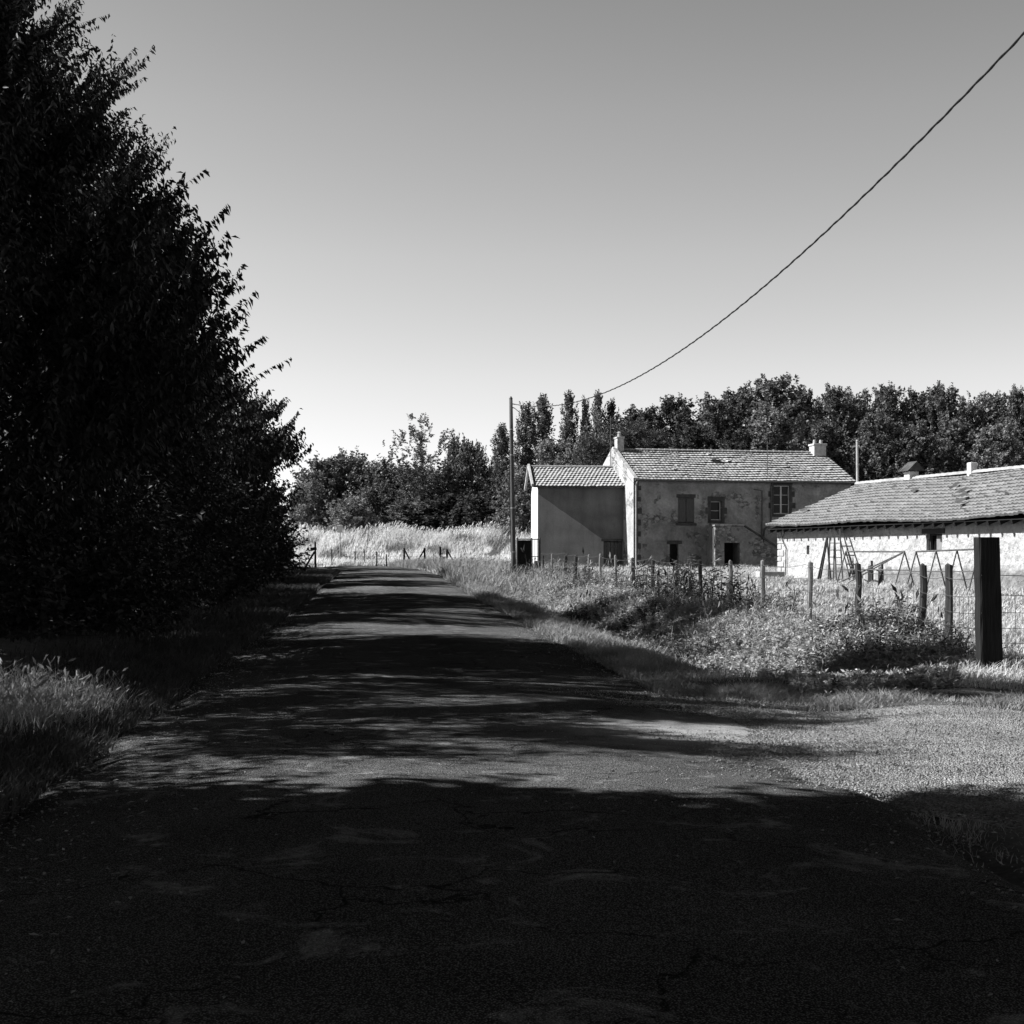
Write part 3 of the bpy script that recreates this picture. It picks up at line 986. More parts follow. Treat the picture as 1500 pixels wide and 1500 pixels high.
# ------------------------------------------------------------------ woodland behind
def woodland():
    rng = np.random.default_rng(500)
    B = [geo_of(np.random.default_rng(510 + i), 14.0, 3.6, p, 64, 26, 11, .42, .28, clear=0.10, trunk_r=0.22, sl=0.75, spread=0.62, droop=0.35, up=0.25, inner=0.4, twig=0.02)
         for i, p in enumerate(('egg', 'egg', 'round', 'egg'))]
    PO = [geo_of(np.random.default_rng(520 + i), 13.5, 1.25, 'column', 70, 9, 10, .40, .24, clear=0.05, trunk_r=0.2, sl=0.9, spread=0.28, droop=0.1, up=1.3, rise=0.2, inner=0.6, twig=0.02)
          for i in range(2)]
    BS = [geo_of(np.random.default_rng(530 + i), 6.5, 3.0, 'dome', 54, 14, 10, .42, .26, clear=0.02, trunk_r=0.12, sl=0.9, spread=0.5, droop=0.3, up=0.4, inner=0.5, twig=0.02)
          for i in range(3)]
    SP = geo_of(np.random.default_rng(540), 11.0, 3.0, 'open', 30, 15, 12, .32, .19, clear=0.32, trunk_r=0.2, sl=0.8, spread=0.33, droop=0.2, up=0.5, rise=0.3, inner=0.1, twig=0.05)
    PB = geo_of(np.random.default_rng(541), 3.0, 1.5, 'dome', 40, 12, 10, .30, .15, clear=0.02, trunk_r=0.06, sl=0.6, spread=0.3, droop=0.1, up=0.7, inner=0.5, twig=0.02)
    CE = geo_of(np.random.default_rng(542), 10.0, 5.0, 'cone', 74, 22, 14, .34, .09, clear=0.12, trunk_r=0.3, sl=0.9, spread=0.42, droop=-0.1, up=0.05, rise=0.02, inner=0.8, twig=0.03, layered=9)
    PAL = (M['bark'], M['leafp'])
    STD = (M['bark'], M['leaff'])

    def put(name, px, top, D, wpx, geo, gh, gr, mats, label, cat='tree', group='woodland trees behind the farm'):
        x = at(px, D)
        gz = Hf(x, D) - 0.05
        hz = zat(top, D) - gz
        sz = hz / gh
        sx = (wpx / F * D / 2) / gr * {'broadleaf_tree': 1.3, 'poplar_tree': .82}.get(name, 1.08)
        if mats is STD:
            mats = (M['bark'], M[('leaff', 'leaff2', 'leaff3')[int(rng.integers(0, 3))]])
        return plant_tree(name, (x, D, gz), geo, mats, label, cat, group, rng.uniform(0, 6.28), (sx, sx, sz), own=True)
    W = [
        (941, 603, 121, 84, 0, 'tree behind the left chimney of the farmhouse, lowest of the wood'),
        (990, 588, 124, 80, 1, 'round-topped tree above the left half of the farmhouse roof'),
        (1043, 588, 122, 80, 2, 'dark tree above the middle of the farmhouse roof'),
        (1084, 576, 125, 74, 3, 'tree just left of the tallest crown of the wood'),
        (1134, 560, 122, 92, 0, 'tallest tree of the wood, above the right half of the farmhouse roof'),
        (1178, 578, 126, 66, 1, 'pointed tree just right of the tallest crown of the wood'),
        (1222, 573, 121, 72, 3, 'tree behind the right chimney of the farmhouse'),
        (1258, 580, 125, 64, 2, 'tree directly above the thin mast between house and barn'),
        (1300, 572, 122, 70, 1, 'tree above the left end of the barn ridge'),
        (1348, 579, 124, 66, 0, 'tree above the slab-capped vent of the barn'),
        (1380, 570, 121, 60, 3, 'slender twin-topped tree between vent and chimney of the barn'),
        (1427, 585, 123, 70, 2, 'tree above the small white barn chimney'),
        (1462, 584, 125, 66, 1, 'tree right of the small white barn chimney'),
        (1494, 575, 120, 62, 3, 'tree at the right edge of the photo above the barn'),
        (1540, 572, 123, 70, 0, 'tree just past the right edge of the frame behind the barn'),
        (1015, 628, 112, 80, 3, 'lower tree in front of the wood above the farmhouse roof ridge middle'),
        (1134, 598, 110, 84, 2, 'round bushy tree in front of the tallest crown of the wood'),
        (1205, 622, 112, 70, 1, 'lower tree in front of the wood at the right farmhouse chimney'),
        (1285, 612, 110, 76, 0, 'lower tree in front of the wood right of the thin mast'),
        (1340, 626, 109, 70, 2, 'lower tree in front of the wood behind the barn vent'),
        (1400, 618, 111, 74, 3, 'lower tree in front of the wood left of the barn chimney'),
        (1460, 628, 108, 76, 0, 'lower tree in front of the wood right of the barn chimney'),
        (1085, 636, 109, 70, 1, 'lower tree in front of the wood above the farmhouse roof skylight'),
        (958, 640, 116, 70, 2, 'dark low tree just right of the left farmhouse chimney'),
    ]
    for (px, top, D, w, k, lab) in W:
        put('broadleaf_tree', px, top, D, w, B[k], 14.0, 3.6, STD, lab)
    P = [
        (768, 598, 117, 40, 1, 'loose poplar nearest the utility pole'),
        (797, 586, 119, 42, 0, 'tall loose poplar second from the utility pole'),
        (832, 583, 121, 34, 1, 'narrow dense poplar standing free with sky on both sides'),
        (858, 590, 121, 22, 0, 'thin poplar left of the twin poplars above the annex'),
        (874, 583, 122, 30, 1, 'poplar in the middle of the close group above the annex roof'),
        (894, 594, 122, 30, 0, 'poplar above the farmhouse gable, right end of the poplar group'),
        (737, 627, 116, 36, 0, 'short poplar just left of the utility pole'),
    ]
    for (px, top, D, w, k, lab) in P:
        put('poplar_tree', px, top, D, w, PO[k], 13.5, 1.25, STD, lab, 'poplar', 'poplars behind the annex')
    S = [
        (470, 680, 124, 92, 0, 'dark bush at the left end of the far hedge, beside the lane trees'),
        (514, 673, 125, 84, 1, 'tall dark bush above the pale shrub on the bank'),
        (560, 684, 123, 84, 2, 'dark bush left of the open-crowned tree'),
        (602, 690, 122, 80, 0, 'dark bush below the open-crowned tree'),
        (648, 690, 121, 84, 1, 'dark bush just right of the open-crowned tree'),
        (692, 657, 122, 56, 2, 'taller bush midway between the open-crowned tree and the pole'),
        (716, 690, 118, 70, 0, 'bush left of the utility pole below the short poplar'),
        (668, 652, 126, 40, 1, 'narrow bush top behind the open-crowned tree on its right'),
        (765, 690, 112, 74, 2, 'bush between the utility pole and the annex'),
        (815, 655, 112, 74, 0, 'dark bush above the annex roof, left half'),
        (862, 650, 110, 74, 1, 'dark bush above the annex roof, right half'),
        (600, 738, 117, 84, 2, 'low bush on top of the grass bank, left of the middle'),
        (655, 728, 117, 84, 0, 'low bush on top of the grass bank, right of the middle'),
        (712, 726, 115, 80, 1, 'low bush on top of the grass bank next to the pole'),
        (455, 712, 118, 60, 2, 'dark low bush on the bank at the left end'),
        (555, 715, 120, 64, 1, 'low dark bush filling the gap right of the pale shrub'),
    ]
    for (px, top, D, w, k, lab) in S:
        put('bush', px, top, D, w, BS[k], 6.5, 3.0, STD, lab, 'bush', 'bushes of the far hedge')
    put('open_crowned_tree', 620, 617, 119, 92, SP, 11.0, 3.0, STD, 'open-crowned tree rising alone above the far hedge with sky through it')
    put('shrub', 514, 736, 114, 58, PB, 3.0, 1.5, PAL, 'pale sunlit shrub on the grass bank in front of the dark hedge', 'shrub', 'bushes of the far hedge')
    put('cedar_tree', 925, 622, 106, 190, CE, 10.0, 5.0, (M['bark'], M['needle']), 'cedar with flat layered boughs behind the left farmhouse chimney')
    put('cedar_tree', 870, 640, 104, 110, CE, 10.0, 5.0, (M['bark'], M['needle']), 'smaller dark cedar behind the annex roof beside the gable')


woodland()


# ------------------------------------------------------------------ buildings
def wall_with_openings(mb, u0, u1, z0, z1, ops, depth=0.28, y=0.0):
    """front face at local y with real openings and reveals"""
    us = sorted({u0, u1, *[o[0] for o in ops], *[o[1] for o in ops]})
    zs = sorted({z0, z1, *[o[2] for o in ops], *[o[3] for o in ops]})
    for a, b in zip(us, us[1:]):
        for c, d in zip(zs, zs[1:]):
            mu, mz = (a + b) / 2, (c + d) / 2
            if any(o[0] < mu < o[1] and o[2] < mz < o[3] for o in ops):
                continue
            mb.quad((a, y, c), (b, y, c), (b, y, d), (a, y, d))
    for (a, b, c, d) in ops:
        e = y + depth
        mb.quad((a, y, c), (a, e, c), (a, e, d), (a, y, d))
        mb.quad((b, e, c), (b, y, c), (b, y, d), (b, e, d))
        mb.quad((a, y, d), (a, e, d), (b, e, d), (b, y, d))
        mb.quad((a, e, c), (a, y, c), (b, y, c), (b, e, c))


def tiled_slope(mb, x0, x1, ye, ze, yr, zr, courses, tw, amp, lip, rng, sag=0.0, stagger=False, broken=0.0):
    """courses of tiles from the eave line (ye, ze) up to the ridge (yr, zr), running x0..x1"""
    per = 4
    nt = max(2, int(round((x1 - x0) / tw)))
    nx = nt * per
    xs = np.linspace(x0, x1, nx + 1)
    dy, dz = yr - ye, zr - ze
    ln = math.hypot(dy, dz)
    ny_, nz_ = -dz / ln * np.sign(dy), abs(dy) / ln
    base = None
    V, Fq = [], []
    sagc = lambda f: sag * np.sin(np.pi * (xs - x0) / (x1 - x0)) * np.sin(np.pi * min(1, 0.25 + f)) + sag * 0.4 * np.sin(5 * xs / (x1 - x0) * 3.1 + f * 3)
    for c in range(courses):
        f0 = c / courses
        f1 = (c + 1.12) / courses if c < courses - 1 else 1.0
        ph = (tw / 2 if (stagger and c % 2) else 0)
        wave = amp * (0.5 + 0.5 * np.cos(2 * np.pi * (xs - x0 + ph) / tw))
        tj = np.repeat(rng.normal(0, 0.010, nt), per)
        tj = np.append(tj, tj[-1])
        if broken > 0:
            bt = np.repeat(rng.uniform(0, 1, nt) < broken, per)
            bt = np.append(bt, bt[-1])
            tj = tj + np.where(bt, 0.05, 0)
        rows = ((f0, lip * 0.2 - 0.02, wave * 0.0), (f0, lip, wave), (f1, 0.0, wave))
        n0 = len(V) * 0
        for (f, off, wv) in rows:
            o = off + wv + (tj if off > 0.0 or f == f0 else tj * 0.3) - sagc(f)
            for i in range(nx + 1):
                fr = f + (rng.normal(0, 0.0) if True else 0)
                V.append((xs[i], ye + dy * fr + ny_ * o[i], ze + dz * fr + nz_ * o[i]))
        b = c * 3 * (nx + 1)
        for r_ in range(2):
            for i in range(nx):
                p = b + r_ * (nx + 1) + i
                Fq.append((p, p + 1, p + nx + 2, p + nx + 1))
    k = len(mb.v)
    mb.v += V
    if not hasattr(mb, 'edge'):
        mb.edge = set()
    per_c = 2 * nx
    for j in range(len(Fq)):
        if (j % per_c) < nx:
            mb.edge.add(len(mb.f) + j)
    mb.f += [tuple(q + k for q in f) for f in Fq]


def ridge_tiles(mb, x0, x1, y, z, r, step):
    n = int((x1 - x0) / step)
    for i in range(n):
        a = x0 + (x1 - x0) * i / n
        b = x0 + (x1 - x0) * (i + 1.08) / n
        for k in range(6):
            t0, t1 = math.pi * k / 6 - 0.1, math.pi * (k + 1) / 6 - 0.1
            ra, rb = r * 1.12, r * 0.95
            mb.quad((a, y + ra * math.cos(t0), z + ra * math.sin(t0)), (b, y + rb * math.cos(t0), z + rb * math.sin(t0)),
                    (b, y + rb * math.cos(t1), z + rb * math.sin(t1)), (a, y + ra * math.cos(t1), z + ra * math.sin(t1)))
        # open socket end, closed by a disc
        mb.poly([(a, y + r * 1.12 * math.cos(math.pi * k / 6 - .1), z + r * 1.12 * math.sin(math.pi * k / 6 - .1)) for k in range(7)])


def hit(px, py, org, ang, plane=0.0):
    """point of the wall plane (local y = plane) seen at a photo position -> local (u, z)"""
    dx, dy_, dz = (px - 750) / F, 1.0, -(py - HZ) / F
    ca, sa = math.cos(ang), math.sin(ang)
    ox, oy = -org[0], -org[1]
    lx, ly = ca * ox + sa * oy, -sa * ox + ca * oy
    rx, ry = ca * dx + sa * dy_, -sa * dx + ca * dy_
    t = (plane - ly) / ry
    return lx + rx * t, EYE + dz * t - org[2]


def rect(px0, py0, px1, py1, org, ang, plane=0.0):
    u0, za = hit(px0, py0, org, ang, plane)
    u1, zb = hit(px1, py1, org, ang, plane)
    return u0, u1, min(za, zb), max(za, zb)


def window_part(root, name, o, depth, frame_mat, leaves=2, label=None, bars=1):
    """frame ring with glass and its glazing bars set in an opening o=(u0,u1,z0,z1)"""
    u0, u1, z0, z1 = o
    y = depth - 0.10
    fw = 0.055
    fr = MB()
    fr.box(u0 + .004, u0 + fw, y, y + .06, z0 + .004, z1 - .004)
    fr.box(u1 - fw, u1 - .004, y, y + .06, z0 + .004, z1 - .004)
    fr.box(u0 + fw, u1 - fw, y, y + .06, z1 - fw, z1 - .004)
    fr.box(u0 + fw, u1 - fw, y, y + .06, z0 + .004, z0 + fw)
    for i in range(1, leaves):
        um = u0 + (u1 - u0) * i / leaves
        fr.box(um - .045, um + .045, y + .003, y + .057, z0 + fw, z1 - fw)
    for b in range(1, bars + 1):
        zm = z0 + (z1 - z0) * b / (bars + 1)
        fr.box(u0 + fw, u1 - fw, y + .012, y + .048, zm - .015, zm + .015)
    f = fr.build(name, frame_mat, root)
    g = MB()
    g.quad((u0, y + .07, z0), (u1, y + .07, z0), (u1, y + .07, z1), (u0, y + .07, z1))
    g.build('pane', M['glass'], f)
    if label:
        f['label'] = label
    return f


def surround_part(root, o, rng, w=0.2, jag=0.1):
    """dressed stone blocks round an opening, uneven like quoins"""
    u0, u1, z0, z1 = o
    s = MB()
    n = max(3, int((z1 - z0) / 0.3))
    for sd in (0, 1):
        for i in range(n):
            a = z0 + (z1 - z0) * i / n
            b = z0 + (z1 - z0) * (i + 1) / n - 0.006
            ww = w + (jag if i % 2 else -jag * 0.3) + rng.uniform(-.03, .03)
            if sd == 0:
                s.box(u0 - ww, u0 + .005, -.03 - .004 * (i % 2), .05, a, b, bev=.01)
            else:
                s.box(u1 - .005, u1 + ww, -.03 - .004 * (i % 2), .05, a, b, bev=.01)
    s.box(u0 - w * .9, u1 + w * .9, -.033, .05, z1 + .004, z1 + 0.26, bev=.012)
    s.box(u0 - w * .8, u1 + w * .8, -.07, .05, z0 - 0.16, z0 - .005, bev=.012)
    return s.build('window_surround', M['stonedark'], root)


def farmhouse():
    rng = np.random.default_rng(31)
    org = (6.81, 82.0, 0.52)
    ang = R(12)
    L, Dp = 13.1, 8.6
    root = empty('farmhouse', org, ang, 'long two-storey stone farmhouse with tiled roof, outside staircase and lit gable', 'house')
    he = zat(702, 82) - org[2]
    hr = zat(660, 86.2) - org[2]
    hw = he + 0.10
    slope = (hr - he) / (Dp / 2 + 0.2)
    rc = lambda a, b, c, d: rect(a, b, c, d, org, ang)
    w1 = rc(993, 729, 1017, 766)
    w2 = rc(1041, 734, 1057, 762)
    w3 = rc(1133, 711, 1157, 753)
    low = rc(981, 797, 994, 836)
    door = rc(1060, 792, 1087, 836)
    low = (low[0], low[1], 0.25, low[3])
    door = (door[0], door[1], 0.1, door[3])
    wl = MB()
    wall_with_openings(wl, 0, L, -0.6, hw, [w1, w2, w3, low], 0.3)
    wl.quad((L, Dp, -.6), (0, Dp, -.6), (0, Dp, hw), (L, Dp, hw))
    wl.poly([(L, 0, -.6), (L, Dp, -.6), (L, Dp, hw), (L, Dp / 2, hr - .08), (L, 0, hw)])
    wl.quad((0, .4, hw), (L, .4, hw), (L, .4, -.6), (0, .4, -.6))
    wl.build('wall', M['house'], root)
    gb = MB()
    ov = 0.03
    gb.poly([(0, Dp, -.6), (0, 0, -.6), (0, 0, hw), (0, Dp / 2, hr + .10), (0, Dp, hw)])
    # raised gable coping in front of the tile ends
    gb.poly([(-.003, 0, hw), (-.003, -.22, he + .06), (-.003, Dp / 2, hr + .22), (-.003, Dp + .22, he + .06), (-.003, Dp, hw), (-.003, Dp / 2, hr + .0)])
    gb.quad((-.003, -.22, he + .06), (.22, -.22, he + .06), (.22, Dp / 2, hr + .22), (-.003, Dp / 2, hr + .22))
    gb.quad((-.003, Dp / 2, hr + .22), (.22, Dp / 2, hr + .22), (.22, Dp + .22, he + .06), (-.003, Dp + .22, he + .06))
    gb.quad((-.003, -.22, he - .06), (.22, -.22, he - .06), (.22, -.22, he + .06), (-.003, -.22, he + .06))
    gb.build('gable_wall', M['gable'], root)
    rf = MB()
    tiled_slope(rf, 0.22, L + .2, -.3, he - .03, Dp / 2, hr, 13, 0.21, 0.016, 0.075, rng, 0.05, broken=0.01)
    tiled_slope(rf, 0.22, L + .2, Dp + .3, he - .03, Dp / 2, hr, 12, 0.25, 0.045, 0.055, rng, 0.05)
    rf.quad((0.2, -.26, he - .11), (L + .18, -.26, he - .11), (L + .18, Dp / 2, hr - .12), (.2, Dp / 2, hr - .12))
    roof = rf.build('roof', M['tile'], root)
    rt = MB()
    ridge_tiles(rt, 0.3, L + .2, Dp / 2, hr + .02, .13, .36)
    rt.build('ridge_tiles', M['ridge'], roof)
    lt = MB()
    u, z = hit(1041, 676, org, ang, Dp / 2 - 1.2)
    lt.box(u - .28, u + .28, 0, .04, 0, .5)
    for i, v in enumerate(lt.v):
        q = Vector((v[0], 0, 0))
        t = v[2]
        yb = Dp / 2 - 1.9 + t
        zb = he - .03 + (yb + .3) * slope + .09 + (.16 * (1 - t * 1.6)) + v[1]
        lt.v[i] = (v[0], yb, zb)
    lt.build('roof_hatch', M['metal'], roof)
    # chimneys
    c1 = MB()
    u, _ = hit(907, 650, org, ang, Dp / 2)
    u = max(u, 0.25)
    c1.box(u - .2, u + .2, Dp / 2 - .3, Dp / 2 + .3, hr - .5, hr + .78, bev=.02)
    c1.box(u - .24, u + .24, Dp / 2 - .34, Dp / 2 + .34, hr + .70, hr + .80, bev=.01)
    cc = c1.build('chimney', M['brick'], root)
    p = MB()
    p.tube([(u, Dp / 2, hr + .78), (u, Dp / 2, hr + 1.05)], [.12, .09], 10)
    p.tube([(u, Dp / 2, hr + 1.05), (u, Dp / 2, hr + 1.12)], [.13, .06], 10)
    p.build('chimney_pot', M['stonepale'], cc)
    c2 = MB()
    u, _ = hit(1195, 665, org, ang, Dp / 2)
    y0 = Dp / 2 - .35
    c2.box(u - .38, u + .38, y0 - .3, y0 + .45, hr - .8, hr + .55, bev=.02)
    c2.box(u - .43, u + .43, y0 - .35, y0 + .5, hr + .45, hr + .57, bev=.015)
    cc = c2.build('chimney', M['brick'], root)
    for du in (-.2, .2):
        p = MB()
        p.tube([(u + du, y0 + .07, hr + .55), (u + du, y0 + .07, hr + .82)], [.12, .09], 10)
        p.build('chimney_pot', M['stonepale'], cc)
    # gutter and downpipes
    g = MB()
    g.tube([(0.0, -.36, he - .06), (L + .2, -.36, he - .09)], .055, 8)
    g.build('gutter', M['metal'], root)
    d = MB()
    d.tube([(.12, -.36, he - .1), (.12, -.1, he - .35), (.12, -.1, .0)], .05, 8)
    d.build('downpipe', M['zinc'], root)
    u, z = hit(1116, 712, org, ang)
    d = MB()
    d.tube([(u - .5, -.05, he - .5), (u, -.05, he - .56), (u, -.05, 1.6)], .03, 6)
    d.build('downpipe', M['metal'], root)
    u, z = hit(1129, 705, org, ang)
    d = MB()
    d.tube([(u, -.36, he - .1), (u, -.07, he - .3), (u, -.07, 2.7), (u - .4, -.07, 2.3), (u - .5, -.07, 1.2)], .045, 8)
    d.build('downpipe', M['metal'], root)
    # shuttered window
    sh = MB()
    s0 = w1
    um = (s0[0] + s0[1]) / 2
    for a, b in ((s0[0], um - .012), (um + .012, s0[1])):
        nb = 4
        for i in range(nb):
            sh.box(a + (b - a) * i / nb + .004, a + (b - a) * (i + 1) / nb - .004, .02, .055, s0[2] + .03, s0[3] - .03)
        for zf in (.1, .88):
            zc = s0[2] + (s0[3] - s0[2]) * zf
            sh.box(a + .02, b - .02, -.005, .018, zc - .05, zc + .05)
    sh.build('shutter', M['shutter'], root)
    st = MB()
    st.box(s0[0] - .12, s0[1] + .12, -.07, .05, s0[2] - .15, s0[2] - .005, bev=.015)
    st.build('window_sill', M['stonedark'], root)
    st = MB()
    st.box(s0[0] - .08, s0[1] + .08, -.025, .05, s0[3] + .005, s0[3] + .2, bev=.01)
    st.build('lintel', M['stonedark'], root)
    window_part(root, 'window', w2, .3, M['paint'], 1, 'small window with dark stone surround', 1)
    surround_part(root, w2, rng)
    window_part(root, 'window', w3, .22, M['paint'], 2, 'tall double window with white frame', 2)
    surround_part(root, w3, rng, .17, .14)
    bk = MB()
    bk.quad((low[0], .295, low[2]), (low[1], .295, low[2]), (low[1], .295, low[3]), (low[0], .295, low[3]))
    bk.build('cellar_door', M['black'], root)
    s = MB()
    s.box(low[0] - .15, low[1] + .2, -.04, .05, low[3] + .004, low[3] + .2, bev=.015)
    s.build('lintel', M['stonedark'], root)
    # quoins at the front corner
    q = MB()
    zq = -.3
    i = 0
    while zq < hw - .4:
        h = rng.uniform(.26, .36)
        q.box(.01, .25 + (.2 if i % 2 else 0) + rng.uniform(-.04, .04), -.022, .03, zq, zq + h - .015, bev=.012)
        zq += h
        i += 1
    q.build('quoins', M['stonedark'], root)
    # outside staircase with landing over a dark doorway
    la, lz = hit(1048, 768, org, ang, -1.5)
    lb, _ = hit(1089, 768, org, ang, -1.5)
    lc, _ = hit(1128, 800, org, ang, -1.5)
    da, db = hit(1061, 800, org, ang, -1.5)[0], hit(1084, 800, org, ang, -1.5)[0]
    zt = hit(1070, 795, org, ang, -1.5)[1]
    top = lz - .12
    s = MB()
    y0 = -1.5
    # front wall of the landing with the doorway
    s.quad((la, y0, -.4), (da, y0, -.4), (da, y0, top), (la, y0, top))
    s.quad((da, y0, zt), (db, y0, zt), (db, y0, top), (da, y0, top))
    s.quad((db, y0, -.4), (lb, y0, -.4), (lb, y0, top), (db, y0, top))
    s.quad((da, y0, -.4), (da, -.35, -.4), (da, -.35, zt), (da, y0, zt))
    s.quad((db, -.35, -.4), (db, y0, -.4), (db, y0, zt), (db, -.35, zt))
    s.quad((da, y0, zt), (da, -.35, zt), (db, -.35, zt), (db, y0, zt))
    s.quad((la, 0, -.4), (la, y0, -.4), (la, y0, top), (la, 0, top))
    s.quad((la, y0, top), (lb, y0, top), (lb, 0, top), (la, 0, top))
    # flight
    nst = 13
    zb = 0.05
    le = lc + 2.2
    for i in range(nst):
        a = lb + (le - lb) * i / nst
        b = lb + (le - lb) * (i + 1) / nst
        z = top - (top - zb) * (i + 1) / (nst + .5)
        s.quad((a, y0, -.4), (b, y0, -.4), (b, y0, z), (a, y0, z))
        s.quad((a, y0, z), (b, y0, z), (b, 0, z), (a, 0, z))
        s.quad((b, y0, z - (top - zb) / (nst + .5)), (b, 0, z - (top - zb) / (nst + .5)), (b, 0, z), (b, y0, z))
    stair = s.build('staircase', M['stair'], root)
    sl = MB()
    sl.box(la - .06, lb + .02, y0 - .06, -.002, top + .003, top + .10, bev=.015)
    sl.build('landing_slab', M['stair'], stair)
    cp = MB()
    cp.bar((lb + .02, y0 - .02, top + .06), (le, y0 - .02, zb + .2), .14, .09)
    cp.build('coping', M['stonedark'], stair)
    dk = MB()
    dk.quad((da - .02, -.352, -.4), (db + .02, -.352, -.4), (db + .02, -.352, zt + .02), (da - .02, -.352, zt + .02))
    dk.build('cellar_door', M['black'], stair)
    pl = MB()
    pl.tube([(la - .1, y0 + .05, top - .1), (la - .1, y0 + .02, .1)], [.035, .035], 8)
    pl.build('downpipe', M['woodl'], root)
    # masts
    am = MB()
    u, _ = hit(1129, 690, org, ang, 0)
    zr = he + .3
    am.tube([(u, .5, zr), (u, .5, zr + 2.0)], .025, 6)
    for k in range(3):
        am.tube([(u - .16, .5 - .2 + .2 * k, zr + 1.85 + .04 * k), (u + .16, .5 - .2 + .2 * k, zr + 1.85 + .04 * k)], .008, 4)
    am.build('antenna', M['metal'], root)
    am = MB()
    ya = Dp / 2 + .2
    am.tube([(-.06, ya, hr - .9), (-.06, ya, hr + 2.05)], .022, 6)
    for k in range(4):
        z = hr + 1.95 - .02 * k
        am.tube([(-.06, ya - .3 + .18 * k, z - .1), (.32, ya - .3 + .18 * k, z - .1)], .008, 4)
    am.tube([(-.06, ya - .4, hr + 1.88), (-.06, ya + .4, hr + 1.88)], .01, 4)
    am.build('antenna', M['metal'], root)


def annex():
    rng = np.random.default_rng(33)
    ang = R(4)
    org = (1.48, 83.6, 0.52)
    L, Dp = 4.96, 4.6
    root = empty('house_annex', org, ang, 'small flat-faced annex with grid-tiled roof joined to the farmhouse gable', 'annex')
    he = zat(712, 83.6) - org[2]
    hr = zat(685, 86) - org[2]
    hw = he + .12
    dr = rect(884, 793, 911, 826, org, ang)
    wl = MB()
    wall_with_openings(wl, 0, L, -.6, hw, [dr], .25)
    wl.quad((L, Dp, -.6), (0, Dp, -.6), (0, Dp, hw), (L, Dp, hw))
    wl.quad((0, Dp, -.6), (0, 0, -.6), (0, 0, hw), (0, Dp, hw))
    wl.quad((L, 0, -.6), (L, Dp, -.6), (L, Dp, hw), (L, 0, hw))
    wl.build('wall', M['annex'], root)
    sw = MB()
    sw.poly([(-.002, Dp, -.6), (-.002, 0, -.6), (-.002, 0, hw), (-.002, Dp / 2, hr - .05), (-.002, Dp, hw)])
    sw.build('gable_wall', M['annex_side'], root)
    # the scar of an older lean-to: a strip of paler patched render across the wall
    a = hit(789, 724, org, ang)
    b = hit(884, 791, org, ang)
    sc = MB()
    pts_hi, pts_lo = [], []
    for i in range(13):
        f = i / 12
        u = max(.01, a[0] + (b[0] - a[0]) * f)
        z = a[1] + (b[1] - a[1]) * f
        pts_hi.append((u, z + rng.normal(0, .012)))
        pts_lo.append((u, -.5))
    for i in range(12):
        sc.quad((pts_lo[i][0], -.004, pts_lo[i][1]), (pts_lo[i + 1][0], -.004, pts_lo[i + 1][1]), (pts_hi[i + 1][0], -.004, pts_hi[i + 1][1]), (pts_hi[i][0], -.004, pts_hi[i][1]))
    rf = MB()
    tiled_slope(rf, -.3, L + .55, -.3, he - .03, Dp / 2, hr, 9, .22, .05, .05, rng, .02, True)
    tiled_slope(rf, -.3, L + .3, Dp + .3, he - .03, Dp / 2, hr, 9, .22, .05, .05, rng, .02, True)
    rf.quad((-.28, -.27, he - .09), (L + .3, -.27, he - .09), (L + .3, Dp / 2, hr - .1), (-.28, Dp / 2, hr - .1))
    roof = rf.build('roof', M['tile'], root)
    rt = MB()
    ridge_tiles(rt, -.3, L + .2, Dp / 2, hr + .02, .11, .36)
    rt.build('ridge_tiles', M['ridge'], roof)
    vg = MB()
    vg.bar((-.34, -.34, he + .02), (-.34, Dp / 2, hr + .12), .12, .2)
    vg.bar((-.34, Dp + .34, he + .02), (-.34, Dp / 2, hr + .12), .12, .2)
    vg.build('verge_tiles', M['stonepale'], roof)
    d = MB()
    u0, u1, z0, z1 = dr
    n = 5
    for i in range(n):
        d.box(u0 + (u1 - u0) * i / n + .01, u0 + (u1 - u0) * (i + 1) / n - .01, .15, .19, z0, z1 - .03)
    d.box(u0, u1, .13, .149, z1 - .35, z1 - .25)
    d.build('door', M['shutter'], root)
    s = MB()
    s.box(u0 - .12, u1 + .06, -.03, .04, z1 + .004, z1 + .14, bev=.01)
    s.build('lintel', M['stonedark'], root)
    M2 = sc.build('render_patch', M['annex_scar'], root)


BARN_ANG = R(-74.9)
BARN = (10.92, 59.98, 0.30)


